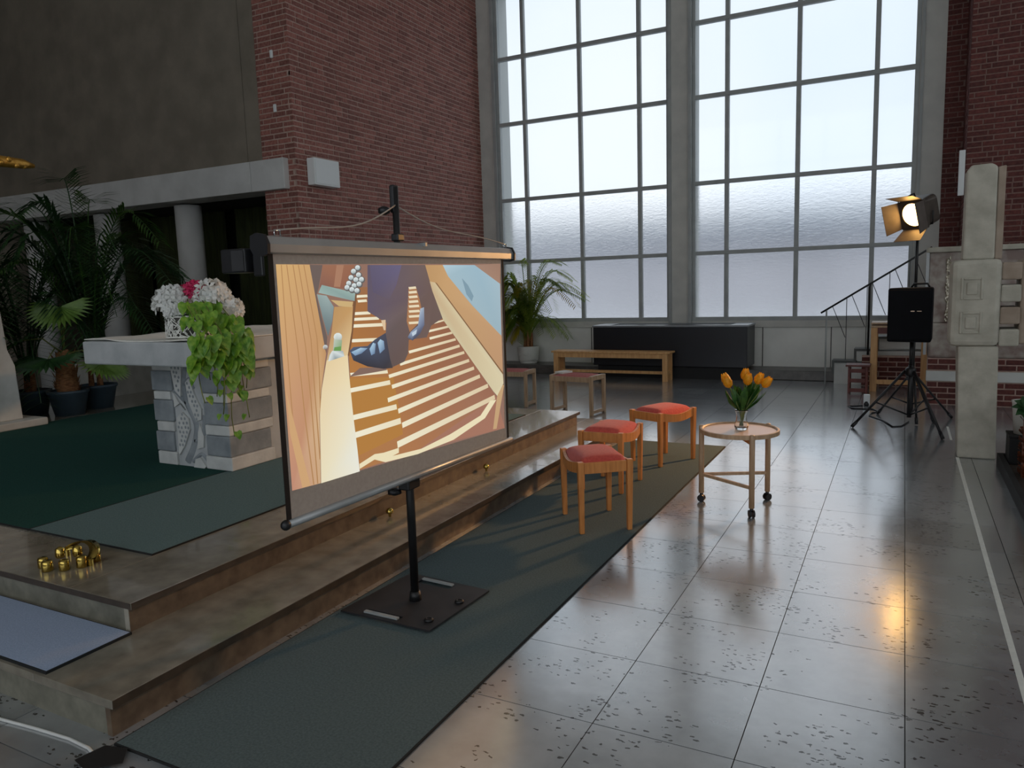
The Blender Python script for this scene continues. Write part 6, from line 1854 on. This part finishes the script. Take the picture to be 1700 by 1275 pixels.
body = MB()
lloft(body, [lbox_ring(0.02, 0.02, -0.20), lbox_ring(0.10, 0.11, -0.195), lbox_ring(0.135, 0.145, -0.16, 0.05), lbox_ring(0.135, 0.145, 0.05, 0.03)])
body.build('housing', 'lampshell', sl, smooth=False)
fr2 = MB()
lloft(fr2, [lbox_ring(0.14, 0.15, 0.035, 0.01), lbox_ring(0.14, 0.15, 0.06, 0.01)])
n4 = 40
outer, inner = [], []
for k_ in range(n4):
    an = 2 * PI * k_ / n4
    ca_, sa_ = math.cos(an), math.sin(an)
    m_ = min(0.14 / max(abs(ca_), 1e-6), 0.15 / max(abs(sa_), 1e-6))
    outer.append(lp(ca_ * m_, sa_ * m_, 0.06))
    inner.append(lp(ca_ * 0.118, sa_ * 0.118, 0.058))
fr2.add(outer + inner, [(i, (i + 1) % n4, n4 + (i + 1) % n4, n4 + i) for i in range(n4)])
fr2.build('front_frame', 'lampshell', sl)
ln = MB()
ln.add(lring(0.118, 0.045, 28) + [lp(0, 0, 0.05)], [(i, (i + 1) % 28, 28) for i in range(28)])
ln.build('lens', 'lens', sl)
for nm, e0, e1, out_dir in (('top', lp(-0.13, 0.15, 0.06), lp(0.13, 0.15, 0.06), lu), ('bottom', lp(-0.13, -0.15, 0.06), lp(0.13, -0.15, 0.06), -lu),
                            ('left', lp(-0.14, -0.14, 0.06), lp(-0.14, 0.14, 0.06), -lr), ('right', lp(0.14, -0.14, 0.06), lp(0.14, 0.14, 0.06), lr)):
    spread = {'top': 0.12, 'bottom': 0.10, 'left': 0.10, 'right': 0.02}[nm]
    ln_ = 0.16
    k = (e1 - e0) * 0.06
    a, b = e0 - k + aim * ln_ + out_dir * spread * 0.7, e1 + k + aim * ln_ + out_dir * spread * 0.7
    th = out_dir * 0.003
    mb = MB()
    mb.add([e0, e1, b, a, e0 + th, e1 + th, b + th, a + th], [(0, 1, 2, 3), (7, 6, 5, 4), (0, 4, 5, 1), (1, 5, 6, 2), (2, 6, 7, 3), (3, 7, 4, 0)])
    mb.build('barn_door', 'barn', sl)
MB().tube([lp(-0.05, 0.14, -0.1), lp(-0.05, 0.185, -0.09), lp(-0.05, 0.185, 0.0), lp(-0.05, 0.14, 0.01)], 0.008, n=8).build('top_handle', 'black', sl, smooth=True)
yk = MB()
yk.tube([lp(-0.15, 0, -0.05), Vector(lp(-0.15, -0.0, -0.05)) + Vector((0, 0, -0.13)), Vector(lp(0.15, 0.0, -0.05)) + Vector((0, 0, -0.13)), lp(0.15, 0, -0.05)], 0.009, n=8)
yk.build('yoke', 'black', sl, smooth=True)
ld = bpy.data.lights.new('stage_lamp_beam', 'SPOT')
ld.energy = LAMP_WATTS
ld.color = (1.0, 0.52, 0.2)
ld.spot_size = math.radians(65)
ld.spot_blend = 0.5
ld.shadow_soft_size = 0.09
lo_ = bpy.data.objects.new('stage_lamp_beam', ld)
COL.objects.link(lo_)
lo_.parent = sl
lo_.location = aim * 0.10
lo_.rotation_euler = (-aim).to_track_quat('Z', 'Y').to_euler()

# floor cables by the lamp
o = MB().tube([(0.09, 8.9, 0.007), (0.02, 8.6, 0.007), (-0.06, 8.55, 0.007), (-0.16, 8.9, 0.007), (-0.30, 9.15, 0.007), (-0.28, 9.35, 0.007), (-0.20, 9.45, 0.007), (-0.28, 9.62, 0.007), (-0.50, 9.60, 0.007), (-0.55, 9.75, 0.007), (-0.40, 9.85, 0.007)], 0.007, n=8).build('black_cable', 'blackplastic', None, smooth=True)
tag(rehome(o, (-0.2, 9.2, 0)), 'black cable snaking on the floor left of the speaker tripod', 'cable')
pw = thing('power_socket', 'white power strip block with a black plug on the floor', 'socket', (-0.36, 9.95, 0))
MB().box(-0.395, -0.325, 9.92, 9.98, 0.0, 0.13).build('block', 'whitebox', pw, bevel=0.006)
MB().lathe([(0.024, 0.0), (0.03, 0.02), (0.012, 0.05)], (-0.36, 9.895, 0.0), n=12).build('plug', 'blackplastic', pw, smooth=True)

# ------------------------------------------------------------------ pulpit stairs by the window
stt = thing('pulpit_stairs', 'white stairs with dark treads climbing right along the windows', 'stairs', (-0.3, 12.0, 0))
zs = [0.345, 0.52, 0.695, 0.87, 1.045]
for k, zt in enumerate(zs):
    x0 = -0.87 + 0.29 * k
    MB().box(x0, 0.41, 11.82, 12.04, (0.0 if k == 0 else zs[k - 1]), zt - 0.035).build('step_block', 'stairwhite', stt)
    MB().box(x0 - 0.03, x0 + 0.29, 11.79, 12.045, zt - 0.035, zt).build('tread', 'stairdark', stt)
    MB().box(x0 - 0.03, x0, 11.79, 12.045, (0.155 if k == 0 else zs[k - 1]), zt - 0.035).build('riser', 'stairdark', stt)
lbw = thing('brick_base_wall', 'low dark red brick wall under the pulpit stairs', 'wall', (0.0, 11.75, 0))
MB().box(-0.5, 0.62, 11.70, 11.785, 0.0, 0.43).build('mortar_bed', 'mortar', lbw)
for k in range(6):
    u = -0.5 + (0.0 if k % 2 == 0 else -0.11)
    while u < 0.60:
        a, b = max(u, -0.5), min(u + 0.21, 0.62)
        if b - a > 0.04:
            inst('brick', brick_mesh(b - a, 'darkbrick'), lbw, ((a + b) / 2, 11.69, k * 0.0688 + 0.036))
        u += 0.225
hr = thing('stair_handrail', 'thin dark handrail rising along the window to the pulpit', 'handrail', (-1.0, 11.9, 0))


def rail_z(x):
    return 1.055 + (x + 1.045) * (1.90 - 1.055) / 1.35


MB().tube([(-1.06, 11.76, rail_z(-1.06) - 0.01), (0.32, 11.76, rail_z(0.32))], 0.014, n=8).build('rail', 'black', hr, smooth=True)
MB().tube([(-0.985, 11.76, 0.0), (-0.985, 11.76, rail_z(-0.985))], 0.012, n=8).build('post', 'frame', hr, smooth=True)
MB().tube([(-0.43, 11.76, 0.435), (-0.43, 11.76, rail_z(-0.43) - 0.05), (-0.41, 11.76, rail_z(-0.41))], 0.014, n=8).build('post', 'black', hr, smooth=True)
for x in (-0.97, -0.72, -0.46, -0.18, 0.06):
    if x > -0.9:
        MB().tube([(x, 11.76, rail_z(x)), (x, 11.76, max(0.36, rail_z(x) - 0.9))], 0.005, n=6).build('baluster', 'black', hr)
    MB().tube([(x + 0.06, 11.76, rail_z(x + 0.06)), (x + 0.24, 11.76, max(0.5, rail_z(x) - 0.42))], 0.005, n=6).build('brace_rod', 'black', hr)

# red wooden crate, wooden easel frame
cr_ = thing('red_step_stool', 'small dark red wooden step stool left of the wooden frame', 'stool', (-0.51, 10.98, 0))
for x in (-0.615, -0.405):
    MB().box(x - 0.015, x + 0.015, 10.88, 11.10, 0.0, 0.36).build('side_panel', 'redwood', cr_, bevel=0.004)
MB().box(-0.66, -0.36, 10.86, 11.12, 0.36, 0.385).build('top_board', 'redwood', cr_, bevel=0.004)
for z in (0.02, 0.15, 0.28):
    MB().box(-0.60, -0.42, 10.875, 10.89, z, z + 0.05).build('slat', 'redwood', cr_)
ef = thing('wooden_frame_table', 'pale wooden frame table behind the speaker tripod', 'table', (0.0, 11.2, 0))
for x in (-0.335, 0.27):
    for y in (11.16, 11.5):
        MB().box(x - 0.04, x + 0.04, y - 0.03, y + 0.03, 0.0, 0.86).build('leg', 'pine', ef, bevel=0.004)
MB().box(-0.375, 0.31, 11.13, 11.53, 0.86, 0.89).build('tabletop', 'paleoak', ef, bevel=0.004)
MB().box(-0.375, 0.31, 11.13, 11.53, 0.905, 0.93).build('upper_board', 'paleoak', ef, bevel=0.004)
MB().box(-0.30, 0.24, 11.2, 11.45, 0.89, 0.905).build('spacer', 'redwood', ef)
MB().box(-0.295, 0.23, 11.145, 11.175, 0.10, 0.16).build('rail', 'pine', ef)
MB().box(-0.295, 0.23, 11.145, 11.175, 0.78, 0.86).build('apron', 'redwood', ef)

# ------------------------------------------------------------------ pulpit with brick base
pu = thing('pulpit', 'marble-clad pulpit parapet on a red brick base with a white band', 'pulpit', (0.8, 10.3, 0))
MB().box(0.28, 1.7, 10.215, 10.6, 0.0, 0.56).build('base_core', 'mortar', pu)
for k in range(8):
    zc = k * 0.0688 + 0.036
    if 0.27 < zc < 0.41:
        continue
    u = 0.28 - (0.0 if k % 2 == 0 else 0.11)
    while u < 1.6:
        a, b = max(u, 0.28), min(u + 0.21, 1.7)
        if b - a > 0.04:
            inst('brick', brick_mesh(b - a, 'darkbrick'), pu, ((a + b) / 2, 10.203, zc))
        u += 0.225
MB().box(0.265, 1.7, 10.19, 10.25, 0.285, 0.405).build('white_band', 'stairwhite', pu, bevel=0.005)
MB().box(0.27, 1.7, 10.2, 10.55, 0.56, 0.98).build('rough_stone_course', 'marble', pu, bevel=0.03)
MB().box(0.255, 1.7, 10.21, 10.5, 0.98, 1.80).build('marble_parapet', 'marble', pu, bevel=0.01)
MB().box(0.225, 1.75, 10.16, 10.55, 1.80, 1.86).build('coping', 'stonewhite', pu, bevel=0.01)
MB().box(0.225, 0.255, 10.18, 10.3, 0.6, 1.80).build('metal_edge', 'casing', pu)
ms = MB()
mr_ = random.Random(4)
for k in range(70):
    z = 1.0 + 0.75 * k / 70
    x = 0.45 + mr_.uniform(-0.015, 0.02)
    s = mr_.uniform(0.008, 0.018)
    ms.sphere((x, 10.195, z), s, n=6, m=4, squash=(1, 0.6, 1.4))
stuff(ms.build('glass_chips', 'mosaic', pu))

# ------------------------------------------------------------------ weathered stone pillar at the right
sv = thing('stone_pillar', 'weathered white carved stone pillar at the right edge of the floor', 'pillar', (0.58, 7.45, 0))
MB().frustum((0.585, 7.42, 0.0), (0.14, 0.13), (0.56, 7.44, 0.955), (0.145, 0.15)).build('shaft', 'stonewhite', sv, bevel=0.015)
mid = MB().box(0.345, 0.70, 7.24, 7.62, 0.955, 1.665).build('carved_block', 'stonewhite', sv, bevel=0.04)
for zc in (1.15, 1.43):
    q = MB()
    q.box(0.415, 0.435, 7.228, 7.245, zc - 0.09, zc + 0.09).box(0.555, 0.575, 7.228, 7.245, zc - 0.09, zc + 0.09)
    q.box(0.435, 0.555, 7.228, 7.245, zc - 0.09, zc - 0.072).box(0.435, 0.555, 7.228, 7.245, zc + 0.072, zc + 0.09)
    q.build('square_moulding', 'stonewhite', mid, bevel=0.006)
    MB().box(0.455, 0.535, 7.225, 7.245, zc - 0.05, zc + 0.05).build('square_boss', 'stonewhite', mid, bevel=0.01)
for k, zc in enumerate((1.03, 1.21, 1.39, 1.57)):
    MB().box(0.70, 0.84, 7.27, 7.60, zc - 0.075, zc + 0.065).build('side_course', 'stonewhite' if k % 2 == 0 else 'stonelit', mid, bevel=0.015)
MB().box(0.835, 1.08, 7.30, 7.62, 0.97, 1.66).build('lit_tan_side_block', 'stonelit', sv, bevel=0.02)
MB().prism([(0.42, 1.665), (0.645, 1.665), (0.64, 2.40), (0.60, 2.43), (0.455, 2.425), (0.425, 2.38)], 7.30, 7.52, axis='y').build('upper_stele', 'stonewhite', sv, bevel=0.015)
MB().prism([(0.645, 1.665), (0.70, 1.665), (0.70, 2.41), (0.645, 2.40)], 7.33, 7.52, axis='y').build('stele_side', 'stonelit', sv, bevel=0.01)
MB().box(0.92, 1.02, 7.35, 7.5, 0.62, 0.97).build('corbel', 'stonewhite', sv, bevel=0.02)

# planter, pot and bark stump at the right edge
pt = thing('planter_trough', 'black planter trough along the right edge of the floor', 'planter', (1.1, 6.3, 0))
MB().box(0.715, 0.755, 4.6, 7.12, 0.0, 0.10).build('side_board', 'planter', pt)
MB().box(1.45, 1.49, 4.6, 7.12, 0.0, 0.10).build('side_board', 'planter', pt)
MB().box(0.755, 1.45, 7.08, 7.12, 0.0, 0.10).build('end_board', 'planter', pt)
MB().box(0.755, 1.45, 4.6, 4.64, 0.0, 0.10).build('end_board', 'planter', pt)
MB().box(0.755, 1.45, 4.64, 7.08, 0.0, 0.07).build('soil', 'soil', pt)
pst = thing('plant_stand', 'black box under the pale grey pot beside the stone pillar', 'plant stand', (0.87, 6.95, 0.07))
MB().box(0.765, 0.98, 6.84, 7.06, 0.07, 0.28).build('box_body', 'planter', pst, bevel=0.006)
MB().box(0.76, 0.985, 6.835, 7.065, 0.28, 0.30).build('box_top', 'planter', pst, bevel=0.004)
sk = thing('bark_stump', 'rough reddish-brown bark trunk cut by the right edge of the picture', 'trunk', (0.90, 6.45, 0.07))
kb_ = MB()
kr = random.Random(2)
kb_.lathe([(0.10, 0.0), (0.10, 0.52)], (0.90, 6.45, 0.07), n=16)
for k in range(320):
    a = kr.random() * 6.283
    zz = 0.07 + kr.uniform(0.0, 0.5)
    c = Vector((0.90 + 0.098 * math.cos(a), 6.45 + 0.098 * math.sin(a), zz))
    tn = Vector((-math.sin(a), math.cos(a), 0))
    ou = Vector((math.cos(a), math.sin(a), 0))
    w = kr.uniform(0.012, 0.03)
    h = kr.uniform(0.015, 0.035)
    kb_.add([c - tn * w, c + tn * w, c + tn * w * 0.6 + ou * 0.028 + Vector((0, 0, h)), c - tn * w * 0.6 + ou * 0.022 + Vector((0, 0, h))], [(0, 1, 2, 3)])
kb_.build('bark', 'stump', sk, normals=False)
for k in range(5):
    a = 2.2 + k * 0.5
    add_leaf(sk, (0.86, 6.45, 0.58), (math.cos(a) * 0.6, math.sin(a) * 0.6, 0.5 - 0.2 * k), (0, -0.5, 1), 0.14, 'deepleaf')
o = MB().lathe([(0.07, 0.0), (0.09, 0.24), (0.095, 0.26), (0.085, 0.26), (0.08, 0.2)], (0.87, 6.95, 0.30), n=20, cap1=False).build('grey_planter_pot', 'whitepot', None, smooth=True)
tag(rehome(o, (0.87, 6.95, 0.30)), 'pale grey pot standing on the black box beside the stone pillar', 'pot')
